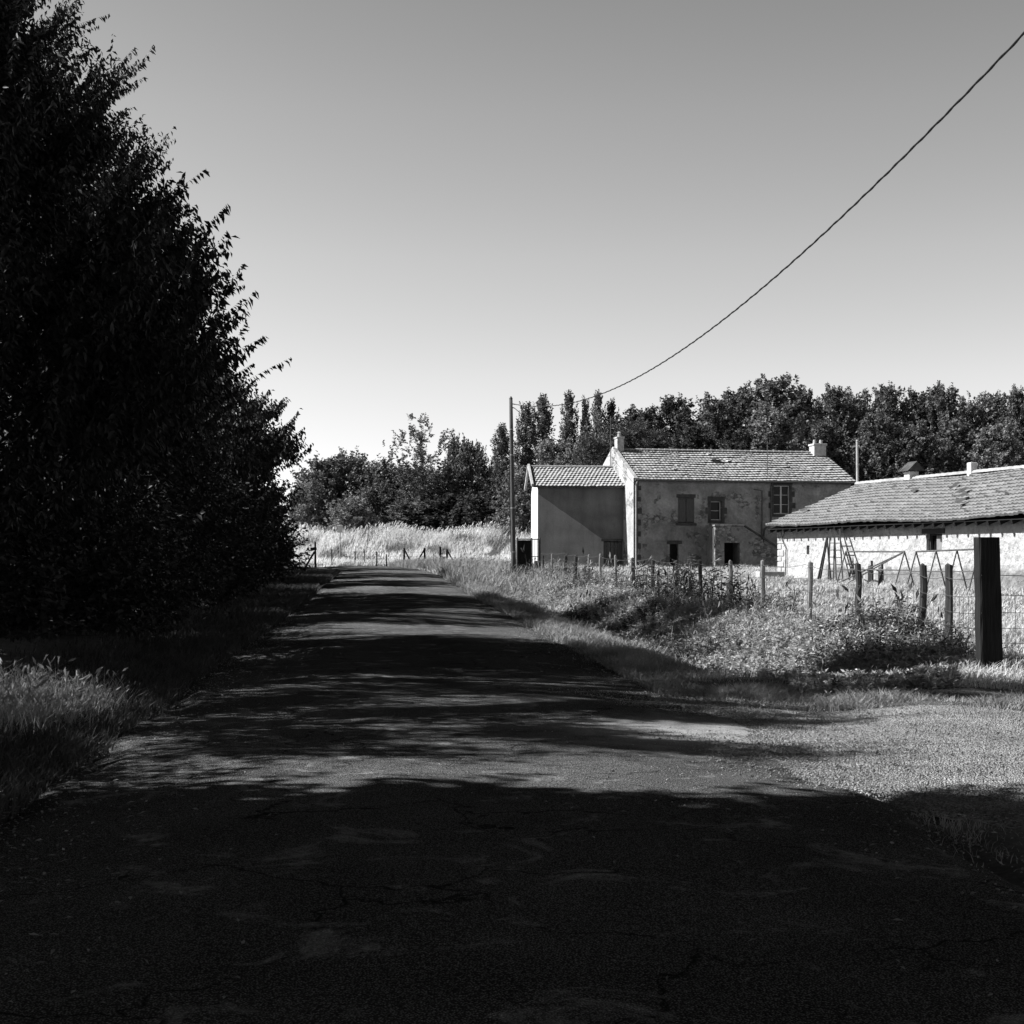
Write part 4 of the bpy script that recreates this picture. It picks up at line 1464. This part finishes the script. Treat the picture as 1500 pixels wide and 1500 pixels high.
def barn():
    rng = np.random.default_rng(35)
    L, Dp = 25.0, 8.0
    root = empty('barn', BARN, BARN_ANG, 'long low whitewashed barn with broad sagging tiled roof', 'barn')
    he = 2.56 - BARN[2]
    slope = .41
    hw = he + .5 * slope - .2
    hr = 4.27 - BARN[2]
    yr = 3.66
    rc = lambda a, b, c, d: rect(a, b, c, d, BARN, BARN_ANG)
    slit = rc(1181.5, 799, 1185.5, 812)
    win = rc(1357, 782, 1380, 806)
    wl = MB()
    wall_with_openings(wl, 0, L, -.6, hw, [slit, win], .35)
    wl.quad((L, Dp, -.6), (0, Dp, -.6), (0, Dp, hw), (L, Dp, hw))
    for u, s in ((0, 1), (L, -1)):
        p = [(u, Dp, -.6), (u, 0, -.6), (u, 0, hw), (u, yr, hr - .1), (u, Dp, hw)]
        wl.poly(p if s > 0 else p[::-1])
    wl.quad((0, .45, hw), (L, .45, hw), (L, .45, -.6), (0, .45, -.6))
    wl.build('wall', M['white'], root)
    rf = MB()
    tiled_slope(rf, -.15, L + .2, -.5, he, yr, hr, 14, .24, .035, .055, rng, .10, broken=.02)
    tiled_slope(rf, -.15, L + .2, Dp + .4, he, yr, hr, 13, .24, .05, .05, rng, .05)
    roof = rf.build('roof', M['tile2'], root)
    eb = MB()
    eb.poly([(-.13, -.44, he - .17), (L + .18, -.44, he - .17), (L + .18, yr, hr - .26), (-.13, yr, hr - .26)])
    eb.build('eave_boards', M['woodd'], roof)
    rt = MB()
    ridge_tiles(rt, -.15, L + .2, yr, hr + .02, .12, .38)
    rt.build('ridge_tiles', M['ridge'], roof)
    # slipped and broken tiles
    for (px, py) in ((1258, 721), (1408, 736), (1412, 728), (1414, 718), (1406, 737), (1409, 722), (1178, 749), (1310, 716), (1335, 714), (1340, 720), (1402, 711), (1396, 716)):
        # solve on the roof plane
        for k in range(40):
            yy = -.4 + k * .1
            u, z = hit(px, py, BARN, BARN_ANG, yy)
            if z <= he + (yy + .5) * slope + .06:
                break
        w = rng.uniform(.07, .15)
        br = MB()
        zc = he + (yy + .5) * slope
        br.quad((u - w, yy - .14, zc + .10), (u + w, yy - .16, zc + .02), (u + w * .9, yy + .12, zc + .15), (u - w * .9, yy + .09, zc + .19))
        br.build('slipped_tile', M['stonedark'], roof)
    u = .1
    while u < L:
        ra = MB()
        ra.bar((u, -.43, he - .25), (u, .2, he + .01), .09, .12)
        ra.build('rafter', M['woodd'], root)
        u += .62
    # small details
    w = win
    lt = MB()
    lt.box(w[0] - .22, w[1] + .18, -.05, .06, w[3] + .004, w[3] + .17, bev=.01)
    lt.build('lintel', M['wood'], root)
    wn = MB()
    wn.box(w[0], w[0] + .07, .12, .2, w[2] + .003, w[3] - .003)
    wn.box(w[1] - .05, w[1] - .003, .12, .2, w[2] + .003, w[3] - .003)
    wn.box(w[0] + .06, w[1] - .04, .125, .195, w[3] - .06, w[3] - .004)
    f = wn.build('window', M['wood'], root)
    pn = MB()
    pn.quad((w[0], .22, w[2]), (w[1], .22, w[2]), (w[1], .22, w[3]), (w[0], .22, w[3]))
    pn.build('pane', M['glass'], f)
    um = w[0] + (w[1] - w[0]) * .42
    bo = MB()
    for i in range(3):
        bo.box(um + (w[1] - .06 - um) * i / 3 + .003, um + (w[1] - .06 - um) * (i + 1) / 3 - .003, .14, .17, w[2] + .02, w[3] - .02)
    bo.build('board', M['woodl'], f)
    dk = MB()
    dk.quad((slit[0], .349, slit[2]), (slit[1], .349, slit[2]), (slit[1], .349, slit[3]), (slit[0], .349, slit[3]))
    dk.build('slit_back', M['black'], root)
    # quoins at the far corner and a dangling pipe
    q = MB()
    z = -.2
    i = 0
    while z < hw - .3:
        h = rng.uniform(.2, .32)
        q.box(-.03, .3 + (.22 if i % 2 else 0), -.03, .1, z, z + h - .02, bev=.02)
        z += h
        i += 1
    q.build('quoins', M['stonepale'], root)
    p = MB()
    u = hit(1151, 790, BARN, BARN_ANG)[0]
    p.tube([(u, -.06, hw - .3), (u - .25, -.06, hw - .55), (u + .15, -.06, hw - .95), (u + .1, -.06, .2)], .022, 6)
    p.build('pipe', M['metal'], root)
    # vent with a slab cap and a little chimney on the ridge
    ux, _ = hit(1335, 705, BARN, BARN_ANG, yr)
    v = MB()
    v.box(ux - .2, ux + .2, yr - .2, yr + .2, hr - .3, hr + .34, bev=.02)
    vv = v.build('vent', M['paint'], root)
    cp = MB()
    cp.poly([(ux - .34, yr - .36, hr + .34), (ux + .34, yr - .36, hr + .34), (ux + .34, yr + .05, hr + .72), (ux - .34, yr + .05, hr + .72)])
    cp.poly([(ux + .34, yr + .42, hr + .34), (ux - .34, yr + .42, hr + .34), (ux - .34, yr + .05, hr + .72), (ux + .34, yr + .05, hr + .72)])
    cp.poly([(ux - .335, yr - .34, hr + .342), (ux - .335, yr + .4, hr + .342), (ux - .335, yr + .05, hr + .70)])
    cp.poly([(ux + .335, yr - .34, hr + .342), (ux + .335, yr + .05, hr + .70), (ux + .335, yr + .4, hr + .342)])
    cp.build('cap', M['stonedark'], vv)
    ux, _ = hit(1424, 695, BARN, BARN_ANG, yr)
    v = MB()
    v.box(ux - .13, ux + .13, yr - .13, yr + .13, hr - .3, hr + .42, bev=.02)
    v.build('chimney', M['paint'], root)


farmhouse()
annex()
barn()


# ------------------------------------------------------------------ yard things
def ladder(p0, p1, width, rungs, name, label, mat, cat='ladder', group=None, taper=.8):
    p0, p1 = Vector(p0), Vector(p1)
    e = empty(name, p0, 0, label, cat, group)
    d = (p1 - p0)
    # ladder lies parallel to the barn wall direction
    w = Vector((math.cos(BARN_ANG), math.sin(BARN_ANG), 0))
    for s in (-1, 1):
        r = MB()
        r.bar(w * (s * width / 2), d + w * (s * width / 2 * taper), .05, .07)
        r.build('rail', mat, e)
    for i in range(rungs):
        r = MB()
        f = (i + .6) / rungs
        ww = width / 2 * (1 - (1 - taper) * f)
        r.tube([d * f - w * ww, d * f + w * ww], .018, 6)
        r.build('rung', mat, e)
    return e


def on_barn(px, off=0.0, py=812):
    """ground point in front of the barn wall, `off` metres out, seen at column px"""
    u, _ = hit(px, py, BARN, BARN_ANG, -off)
    ca, sa = math.cos(BARN_ANG), math.sin(BARN_ANG)
    x = BARN[0] + ca * u + sa * off
    y = BARN[1] + sa * u - ca * off
    return Vector((x, y, Hf(x, y))), u


def yard():
    ca, sa = math.cos(BARN_ANG), math.sin(BARN_ANG)
    wall = Vector((ca, sa, 0))
    out = Vector((sa, -ca, 0))
    # two long ladders leaning on the eave
    a, _ = on_barn(1217, 1.0)
    b, _ = on_barn(1219.5, .30)
    ladder(a, Vector((b.x, b.y, 2.42)), .42, 8, 'ladder', 'left of two wooden ladders leaning on the barn eave', M['wood'], group='ladders leaning on the barn')
    a, _ = on_barn(1230, 1.0)
    b, _ = on_barn(1226, .30)
    ladder(a, Vector((b.x, b.y, 2.42)), .5, 8, 'ladder', 'right, wider of two wooden ladders leaning on the barn eave', M['wood'], group='ladders leaning on the barn')
    # a pair of poles tied at the top
    e0, _ = on_barn(1212, .9)
    e = empty('tripod_poles', e0, 0, 'bundle of leaning poles tied in an A beside the ladders', 'poles')
    top = Vector((0, 0, 1.62))
    for px in (1198, 1201, 1217):
        f, _ = on_barn(px, .9)
        m = MB()
        m.tube([f - e0, top + Vector((random.uniform(-.03, .03), 0, .02 * random.random()))], [.04, .03], 6)
        m.build('pole', M['wood'], e)
    # metal trestles
    def trestle(px0, px1, nA, label, brace=False):
        p0, u0 = on_barn(px0, 1.6)
        p1, u1 = on_barn(px1, 1.6)
        root = empty('metal_trestle', p0, 0, label, 'trestle', 'metal trestle frames in front of the barn')
        ht = zat(808, p0.y) - p0.z
        d = p1 - p0
        d.z = 0
        t = MB()
        t.tube([Vector((0, 0, ht)), d + Vector((0, 0, ht + (zat(808, p1.y) - p1.z - ht)))], .028, 8)
        t.build('top_bar', M['metal'], root)
        ht1 = zat(808, p1.y) - p1.z
        for i in range(nA):
            f = i / (nA - 1)
            c = d * f
            h = ht + (ht1 - ht) * f
            for s in (-1, 1):
                l = MB()
                l.tube([c + Vector((0, 0, h)), c + out * (s * .42) + wall * (s * .12)], .024, 6)
                l.build('leg', M['metal'], root)
        for s in (-1, 1):
            lb = MB()
            lb.tube([out * (s * .22) + Vector((0, 0, ht * .46)), d + out * (s * .22) + Vector((0, 0, ht1 * .46))], .018, 6)
            lb.build('lower_rail', M['metal'], root)
        if brace:
            for k in (0, .16):
                b = MB()
                b.tube([d + Vector((0, 0, ht1)), out * .3 + wall * (k * 4) + Vector((0, 0, .03))], .024, 6)
                b.build('brace', M['metal'], root)
    trestle(1239, 1325, 2, 'left metal trestle with slanting braces before the barn wall', True)
    trestle(1342, 1434, 4, 'right metal trestle with four leg pairs before the barn wall')
    # stone trough by the corner
    p, _ = on_barn(1128, .7)
    p = Vector((at(1128, 57.0), 57.0, Hf(at(1128, 57.0), 57.0)))
    t = MB()
    t.box(-.45, .45, -.25, .25, -.05, .30, bev=.03)
    t2 = empty('stone_trough', p, R(8), 'low pale stone trough at the foot of the barn corner', 'trough')
    t = MB()
    for bx in ((-.5, -.4, -.28, .28), (.4, .5, -.28, .28), (-.4, .4, -.28, -.18), (-.4, .4, .18, .28)):
        t.box(bx[0], bx[1], bx[2], bx[3], -.05, .32, bev=.015)
    t.box(-.4, .4, -.18, .18, -.05, .08)
    t.build('basin', M['stonepale'], t2)
    # two pale stones with dark stakes in front of the wall
    for px, lab in ((1272, 'left of two pale whitewashed marker stones under the slanting brace'), (1287, 'right of two pale whitewashed marker stones under the slanting brace')):
        p, _ = on_barn(px, 1.25)
        e = empty('marker_stone', p, R(-70), lab, 'stone', 'marker stones in front of the barn')
        s = MB()
        s.tube([(0, 0, -.1), (0, 0, .1), (0, 0, .45), (0, 0, .62), (0, 0, .68)], [.17, .17, .15, .10, .03], 9)
        s.build('stone', M['stonepale'], e)
        k = MB()
        k.tube([(.24, 0, -.1), (.2, 0, .8)], [.05, .04], 7)
        k.build('stake', M['wood'], e)
    # tall mast behind the barn
    x, y = at(1257.5, 66), 66
    # stands on the ground behind the barn's far end
    e = empty('mast', (x, y, Hf(x, y)), 0, 'thin pale bare mast rising behind the far end of the barn', 'mast')
    m = MB()
    m.tube([(0, 0, -.3), (-.06, 0, zat(646, 66) - Hf(x, y))], [.075, .055], 8)
    m.build('shaft', M['zinc'], e)
    c = MB()
    c.tube([(-.06, 0, zat(646, 66) - Hf(x, y)), (-.06, 0, zat(644, 66) - Hf(x, y))], [.07, .02], 8)
    c.build('cap', M['zinc'], e)


yard()


# ------------------------------------------------------------------ wire fence along the yard
def post_mesh(h, r, rng, sides=9, lean=(0, 0)):
    m = MB()
    n = 6
    pts, rad = [], []
    for i in range(n):
        f = i / (n - 1)
        pts.append((lean[0] * f + .012 * math.sin(5 * f + rng.uniform(0, 6)), lean[1] * f + .01 * math.cos(4 * f), -.3 + (h + .3) * f))
        rad.append(r * (1.08 - .14 * f) * rng.uniform(.95, 1.05))
    pts.append((pts[-1][0] + .01, pts[-1][1], h + .012))
    rad.append(r * .55)
    m.tube(pts, rad, sides)
    return m


def wire_fence():
    rng = np.random.default_rng(41)
    y0 = 19.9
    root = empty('wire_fence', (float(xF(y0)), y0, Hf(xF(y0), y0)), 0, 'wire netting fence on round wooden stakes between ditch bank and yard', 'fence')
    base = Vector(root.location)
    px = [1348, 1258, 1184, 1118, 1069, 1025, 990, 955, 927, 902, 880, 861, 842, 827, 810, 797, 786]
    ptop = [828, 826, 824, 822, 822, 822, 822, 820, 818, 814, 812, 813, 814, 815, 812, 814, 822]
    rr = [.052, .05, .045, .045, .045, .045, .043, .047, .06, .04, .04, .04, .06, .06, .036, .04, .07]
    tops = []
    for i, p in enumerate(px):
        D = 19.9 * (1 + .1233 * i)
        x = at(p, D)
        z = Hf(x, D)
        h = zat(ptop[i], D) - z
        m = post_mesh(h, rr[i], rng, lean=(rng.uniform(-.05, .05), 0))
        mt = M['woodl'] if i in (3, 2, 4, 9, 10, 11, 14) else M['wood']
        o = m.build('post', mt, root)
        o.location = Vector((x, D, z)) - base
        tops.append((x, D, z, h))
    # one more stake near the end post
    D = 18.9
    x = at(1389, D)
    z = Hf(x, D)
    m = post_mesh(zat(828, D) - z, .052, rng, 4)
    o = m.build('post', M['wood'], root)
    o.location = Vector((x, D, z)) - base
    xs, ys = at(1450, 16.8), 16.8
    line = [(xs, ys, Hf(xs, ys), 1.2)] + [(x, D, z, 1.2)] + tops
    ext = [(9.9, 16.4, Hf(9.9, 16.4), 1.2)]
    line = ext + line
    w = MB()
    hs = (.10, .27, .44, .62, .82, 1.05)
    for a, b in zip(line, line[1:]):
        A, B = Vector(a[:3]) - base, Vector(b[:3]) - base
        near = a[1] < 42
        for k, hh in enumerate(hs):
            if not near and k in (0, 1, 3):
                continue
            sag = .03 if k < 5 else .05
            pts = []
            for s in range(5):
                f = s / 4
                q = A.lerp(B, f)
                q = q + Vector((-.05, 0, hh - sag * 4 * f * (1 - f)))
                pts.append(q)
            w.tube(pts, 0.0036 if k < 5 else .005, 3, False)
        if near:
            n = max(2, int((B - A).length / .22))
            for s in range(n):
                f = (s + .5) / n
                q = A.lerp(B, f) + Vector((-.05, 0, -.03 * 4 * f * (1 - f)))
                w.tube([q + Vector((0, 0, .08)), q + Vector((0, 0, .82))], .0028, 3, False)
    w.build('wire_netting', M['wire'], root)

    # squared end post made from an old sleeper
    D = 16.7
    x = at(1457, D)
    z = Hf(x, D)
    e = empty('sleeper_post', (x, D, z), R(4), 'thick squared black sleeper post at the near end of the fence', 'post')
    h = zat(787, D) - z
    s = MB()
    n = 9
    hw, hd = .125, .08
    for i in range(n):
        f = i / (n - 1)
        lx = -.05 + .0 - .045 * f * 1.0
        for (sx, sy) in ((-1, -1), (-.85, -1.12), (.85, -1.12), (1, -1), (1, 1), (-1, 1)):
            s.v.append((lx + sx * hw * (1.04 - .06 * f) + rng.normal(0, .003), sy * hd + rng.normal(0, .003), -.35 + (h + .35) * f))
    for i in range(n - 1):
        for k in range(6):
            a = i * 6 + k
            b = i * 6 + (k + 1) % 6
            s.f.append((a, b, b + 6, a + 6))
    s.f.append(tuple((n - 1) * 6 + k for k in range(6)))
    s.build('timber', M['woodd'], e)
    st = MB()
    for zz in (.62, 1.05):
        st.tube([(-.19, -.1, zz), (-.19, .02, zz), (-.10, .1, zz), (.08, .1, zz)], .004, 4)
    st.build('wire_tie', M['wire'], e)


wire_fence()


# ------------------------------------------------------------------ tall weeds along the fence, one by one
def tall_weeds():
    geos = []
    for i in range(3):
        rng = np.random.default_rng(60 + i)
        st = MB()
        n = 5
        S, Dd = [], []
        for k in range(n):
            a = rng.uniform(0, 6.28)
            r = rng.uniform(.02, .16)
            tp = (r * math.cos(a) * 1.6, r * math.sin(a) * 1.6, rng.uniform(.65, 1.0))
            st.tube([(r * .5 * math.cos(a), r * .5 * math.sin(a), -.05), (r * math.cos(a), r * math.sin(a), tp[2] * .6), tp], [.009, .007, .003], 4, False)
            m = 14
            for q in range(m):
                f = .12 + .88 * q / m
                S.append((r * math.cos(a) * (.5 + f), r * math.sin(a) * (.5 + f), tp[2] * f))
                b = q * 2.4 + k
                Dd.append((math.cos(b), math.sin(b), .55))
        S, Dd = np.array(S), np.array(Dd)
        V, T = spray_geo(rng, S, Dd, .14 * rng.uniform(.6, 1.3, len(S)), 5, .085, .034, .2, 0, .006, .7)
        me = bpy.data.meshes.new('stem')
        me.from_pydata(st.v, [], st.f)
        me.update()
        geos.append((me, np_mesh('foliage', V, T, 3)))
    rng = np.random.default_rng(70)
    L = [
        (1378, 18.6, 1.0, 'tall weed at the foot of the stake beside the sleeper post'),
        (1410, 18.1, .8, 'tall weed just left of the sleeper post'),
        (1332, 20.0, 1.1, 'tall weed left of the first round stake'),
        (1300, 20.6, 1.25, 'spiky tall weed midway between the first and second round stakes'),
        (1268, 21.6, 1.0, 'tall weed at the foot of the second round stake, right side'),
        (1248, 22.0, 1.0, 'tall weed at the foot of the second round stake, left side'),
        (1160, 25.5, .9, 'tall weed between the third and fourth round stakes'),
        (1085, 28.5, 1.1, 'tall weed right of the fifth round stake'),
        (1060, 30.2, 1.3, 'dark tall weed left of the fifth round stake'),
        (1040, 31.5, 1.3, 'dark tall weed right of the sixth round stake'),
        (1012, 32.7, 1.5, 'tallest dark weed, between the sixth and seventh stakes'),
        (1003, 33.5, 1.4, 'dark tall weed beside the seventh stake, right side'),
        (978, 34.6, 1.4, 'dark tall weed beside the seventh stake, left side'),
        (965, 36.0, 1.3, 'dark tall weed right of the eighth stake'),
        (942, 37.6, 1.3, 'dark tall weed between the eighth and ninth stakes'),
        (905, 40.5, 1.1, 'weed clump left of the thick ninth stake'),
        (862, 46.5, 1.1, 'weed clump at the twelfth stake towards the pole'),
        (838, 49, 1.0, 'weed clump at the dark pair of stakes towards the pole'),
        (800, 53, 1.0, 'weed clump near the last stakes by the gate'),
        (770, 55, .9, 'weed clump between the pole and the gate'),
    ]
    for i, (p, D, s, lab) in enumerate(L):
        x = at(p, D)
        if D < 23:
            s *= .72
        plant_tree('tall_weed', (x, D, Hf(x, D)), geos[i % 3], (M['bark'], M['weedd']), lab, 'weed', 'tall weeds along the wire fence',
                   rng.uniform(0, 6), (s, s, s * .82), ('stem', 'foliage'))


tall_weeds()


# ------------------------------------------------------------------ utility pole, cables, gate
def pole_and_cables():
    D = 56.0
    x = at(753, D)
    z = Hf(x, D)
    ztop = zat(584, D)
    xt = at(748.3, D)
    e = empty('utility_pole', (x, D, z), 0, 'slightly leaning grey wooden utility pole at the end of the fence', 'pole')
    m = MB()
    n = 7
    m.tube([((xt - x) * i / (n - 1), 0, -.3 + (ztop - z + .3) * i / (n - 1)) for i in range(n)], [.105 - .04 * i / (n - 1) for i in range(n)], 12)
    m.build('shaft', M['woodp'], e, True)
    c = MB()
    c.tube([(xt - x, 0, ztop - z + .005), (xt - x, 0, ztop - z + .09)], [.075, .02], 12)
    c.build('cap', M['metal'], e)
    b = MB()
    b.tube([(xt - x + .06, 0, ztop - z - .2), (xt - x + .17, -.02, ztop - z - .22)], .02, 6)
    b.tube([(xt - x + .06, 0, ztop - z - .34), (xt - x + .14, 0, ztop - z - .36)], .02, 6)
    b.build('bracket', M['metal'], e)
    k = MB()
    for f in (.16, .40, .69, .83):
        zz = (ztop - z) * f
        k.tube([((xt - x) * f, 0, zz), ((xt - x) * f, 0, zz + .03)], .105 - .033 * f, 12)
    k.build('band', M['zinc'], e)
    cd = MB()
    cd.tube([((xt - x) * .69 - .10, -.02, (ztop - z) * .72), ((xt - x) * .4 - .11, -.02, (ztop - z) * .4), (-.115, -.02, (ztop - z) * .16)], .014, 6)
    cd.build('conduit', M['cable'], e)
    # main cable towards a pole beside the camera
    X2, Y2 = 7.5, 5.0
    a = Vector((xt + .17, D - .02, ztop - .22))
    pts = []
    for i in range(61):
        s = i / 60
        zz = 5.68 + 11.3 * (s - .4) ** 2 + (a.z - (5.68 + 11.3 * .16)) * (1 - s) ** 7
        pts.append((a.x + (X2 - a.x) * s, a.y + (Y2 - a.y) * s, zz))
    zend = pts[-1][2]
    mb = MB()
    # a twisted bundle reads as one thick slightly knobbly line
    tw, rd = [], []
    for i in range(601):
        q = i / 10
        j = min(59, int(q))
        f = q - j
        P = [pts[j][t] * (1 - f) + pts[j + 1][t] * f for t in range(3)]
        tw.append((P[0] + .003 * math.cos(i * .9), P[1], P[2] + .004 * math.sin(i * .9)))
        rd.append(.0145 + .0022 * math.sin(i * 1.9))
    mb.tube(tw, rd, 6, True)
    o = mb.build('overhead_cable', M['cable'])
    tag(o, 'thick twisted cable swooping from the pole top to the upper right of the sky', 'cable')
    # service cable to the gable
    org = (6.81, 82.0, .52)
    ca, sa = math.cos(R(12)), math.sin(R(12))
    ly, lx = 4.5, -.06
    b = Vector((org[0] + ca * lx - sa * ly, org[1] + sa * lx + ca * ly, zat(668, 86.4)))
    a = Vector((xt + .14, D, ztop - .36))
    mb = MB()
    mb.tube([a.lerp(b, i / 20) + Vector((0, 0, -.55 * 4 * (i / 20) * (1 - i / 20))) for i in range(21)], .013, 5)
    o = mb.build('overhead_cable', M['cable'])
    tag(o, 'thin service cable sloping from the pole down to the farmhouse gable', 'cable')
    # pole carrying the near end, beside the camera
    z = Hf(X2, Y2)
    e = empty('utility_pole', (X2, Y2, z), 0, 'wooden utility pole right of the frame that carries the near cable end', 'pole')
    m = MB()
    m.tube([(0, 0, -.3), (0, 0, zend - z - .1), (0, 0, zend - z + .3)], [.13, .09, .085], 12)
    m.build('shaft', M['woodp'], e, True)
    b = MB()
    b.tube([(0, .08, zend - z - .03), (0, -.08, zend - z)], .02, 6)
    b.build('bracket', M['metal'], e)


pole_and_cables()


def gate():
    D = 57.5
    x = at(757.5, D)
    z = Hf(x, D)
    e = empty('yard_gate', (x, D, z), R(3), 'sheet metal yard gate with barred wing between pole and annex', 'gate')
    ht = zat(789, D) - z
    u = lambda p: at(p, D) - x
    for p in (757.5, 778.5, 791):
        m = MB()
        m.tube([(u(p), 0, -.25), (u(p), 0, ht + .03)], .035, 8)
        m.build('gate_post', M['metal'], e)
    f = MB()
    f.tube([(u(757.5), 0, ht - .02), (u(791), 0, ht - .02)], .025, 6)
    f.tube([(u(757.5), 0, .18), (u(791), 0, .18)], .025, 6)
    f.tube([(u(779), 0, ht * .55), (u(791), 0, ht * .55)], .018, 6)
    f.build('frame', M['metal'], e)
    pn = MB()
    n = 6
    a, b = u(758.6), u(777.4)
    for i in range(n):
        pn.box(a + (b - a) * i / n, a + (b - a) * (i + 1) / n, -.02 - .01 * (i % 2), .0, .2, ht - .06)
    pn.build('panel', M['black'], e)
    for i in range(5):
        br = MB()
        q = u(780.5) + (u(789.5) - u(780.5)) * i / 4
        br.tube([(q, 0, .18), (q, 0, ht - .03)], .011, 5)
        br.build('bar', M['metal'], e)


gate()


# ------------------------------------------------------------------ far field fence and sign
def far_things():
    rng = np.random.default_rng(81)

    def P(px, D):
        x = at(px, D)
        return Vector((x, D, Hf(x, D)))
    D = 101.0
    # braced fence corner, open gateway
    b0 = P(592, D)
    root = empty('field_fence', b0, 0, 'far field fence with slanting braces across the end of the lane', 'fence', 'fences at the end of the lane')
    for p, top in ((552, 808), (566, 812), (592, 803), (622, 803), (645, 801), (655, 805)):
        q = P(p, D)
        m = post_mesh(max(.6, zat(top, D) - q.z), .045 if p < 590 else .075, rng, 6)
        o = m.build('post', M['woodd'], root)
        o.location = q - b0
    for (pa, za, pb, zb) in ((592, 804, 606, 826), (622, 804, 607, 826), (655, 806, 669, 826)):
        qa, qb = P(pa, D), P(pb, D)
        m = MB()
        m.tube([Vector((qa.x, D - .08, zat(za, D))) - b0, Vector((qb.x, D - .08, qb.z)) - b0], .05, 6)
        m.build('brace', M['woodd'], root)
    w = MB()
    ln = [P(p, D) for p in (505, 552, 566, 592, 622)]
    for a, b in zip(ln, ln[1:]):
        for h in (.35, .75, 1.05):
            w.tube([a - b0 + Vector((0, -.05, h)), b - b0 + Vector((0, -.05, h))], .006, 3, False)
    w.build('wire', M['wire'], root)
    gm = MB()
    q0, q1 = P(646.5, D), P(654, D)
    h = .75
    gm.box(q0.x - b0.x + .06, q1.x - b0.x - .06, -.03, .02, .1, h)
    gm.build('gate_panel', M['shutter'], root)
    # left corner post
    D = 92.0
    b0 = P(462, D)
    root = empty('strutted_post', b0, 0, 'lone dark fence post with a slanting strut beside the last hedge bush', 'post', 'fences at the end of the lane')
    post_mesh(zat(794, D) - b0.z, .065, rng, 7).build('post', M['woodd'], root)
    m = MB()
    m.tube([(-.05, 0, zat(808, D) - b0.z), (-.65, 0, .0)], .06, 6)
    m.build('strut', M['woodd'], root)
    m = MB()
    m.bar((-.28, -.08, zat(805, D) - b0.z), (.08, -.08, zat(803, D) - b0.z), .06, .2)
    m.build('cross_board', M['woodd'], root)
    for p, lab in ((486, 'thin short stake nearest the strutted post'), (520, 'thin short stake midway along the pale grass bank'), (534, 'thin short stake right of the bank middle')):
        D2 = 102.5
        q = P(p, D2)
        e = empty('stake', q, 0, lab, 'stake', 'thin stakes below the grass bank')
        post_mesh(.95 + rng.uniform(0, .4), .035, rng, 5).build('shaft', M['woodd'], e)
    # small sign
    D = 106.0
    b = P(498, D)
    e = empty('sign', b, 0, 'small blank white sign on a thin post standing in the pale grass', 'sign')
    ht = zat(770, D) - b.z
    m = MB()
    m.tube([(0, 0, -.2), (0, 0, ht)], .035, 6)
    m.build('post', M['zinc'], e)
    m = MB()
    m.box(-.2, .2, -.065, -.04, ht - .50, ht + .02, bev=.008)
    m.build('plate', M['signw'], e)


far_things()

# ------------------------------------------------------------------ light, sky, camera
EL, AZX, AZY = R(40), -0.9992, 0.04
sd = Vector((AZX * math.cos(EL), AZY * math.cos(EL), math.sin(EL)))
ld = bpy.data.lights.new('sun', 'SUN')
ld.energy = 5.0
ld.angle = R(0.5)
ld.color = (1, 1, 1)
lo = bpy.data.objects.new('sun', ld)
COL.objects.link(lo)
lo.rotation_euler = sd.to_track_quat('Z', 'Y').to_euler()
lo.location = (-20, 5, 30)

w = bpy.data.worlds.new('World')
SC.world = w
w.use_nodes = True
nt = w.node_tree
for n in list(nt.nodes):
    nt.nodes.remove(n)
sky = nt.nodes.new('ShaderNodeTexSky')
sky.sky_type = 'NISHITA'
sky.sun_disc = False
sky.sun_elevation = EL
sky.sun_rotation = math.atan2(AZX, AZY)
sky.air_density = 1.0
sky.dust_density = 0.6
sky.ozone_density = 1.0
# black-and-white film behind a red filter: the sky's red channel, steepened
sep = nt.nodes.new('ShaderNodeSeparateColor')
nt.links.new(sky.outputs[0], sep.inputs[0])
SKY_POW, SKY_GAIN = 1.42, 0.71
pw = mth(nt, 'POWER', sep.outputs[0], SKY_POW)
gn = mth(nt, 'MULTIPLY', pw, SKY_GAIN)
# a red (and polarising) filter turns the blue of the high sky almost black
tc = nt.nodes.new('ShaderNodeTexCoord')
sx = nt.nodes.new('ShaderNodeSeparateXYZ')
nt.links.new(tc.outputs['Generated'], sx.inputs[0])
gn = mth(nt, 'MULTIPLY', gn, ramp(nt, sx.outputs[2], [(0.0, .62), (0.06, .70), (0.12, .86), (0.2, 1.0), (0.29, 1.04), (0.355, 1.0), (0.45, 0.25), (0.58, 0.04)]))
bg = nt.nodes.new('ShaderNodeBackground')
bg.inputs['Strength'].default_value = 0.1
nt.links.new(gn, bg.inputs['Color'])
out = nt.nodes.new('ShaderNodeOutputWorld')
nt.links.new(bg.outputs[0], out.inputs['Surface'])

cd = bpy.data.cameras.new('camera')
cd.sensor_width = 36
cd.sensor_height = 36
cd.lens = 36 * F / 1500
cd.shift_y = (HZ - 750) / 1500
cd.clip_start = 0.1
cd.clip_end = 5000
co = bpy.data.objects.new('camera', cd)
COL.objects.link(co)
co.location = (0, 0, EYE)
co.rotation_euler = (R(90), 0, 0)
SC.camera = co

SC.view_settings.view_transform = 'Standard'
SC.view_settings.look = 'None'
SC.view_settings.exposure = 1.15
SC.view_settings.gamma = 1.0
SC.cycles.max_bounces = 6
SC.cycles.diffuse_bounces = 1
SC.cycles.glossy_bounces = 2
SC.cycles.transmission_bounces = 4
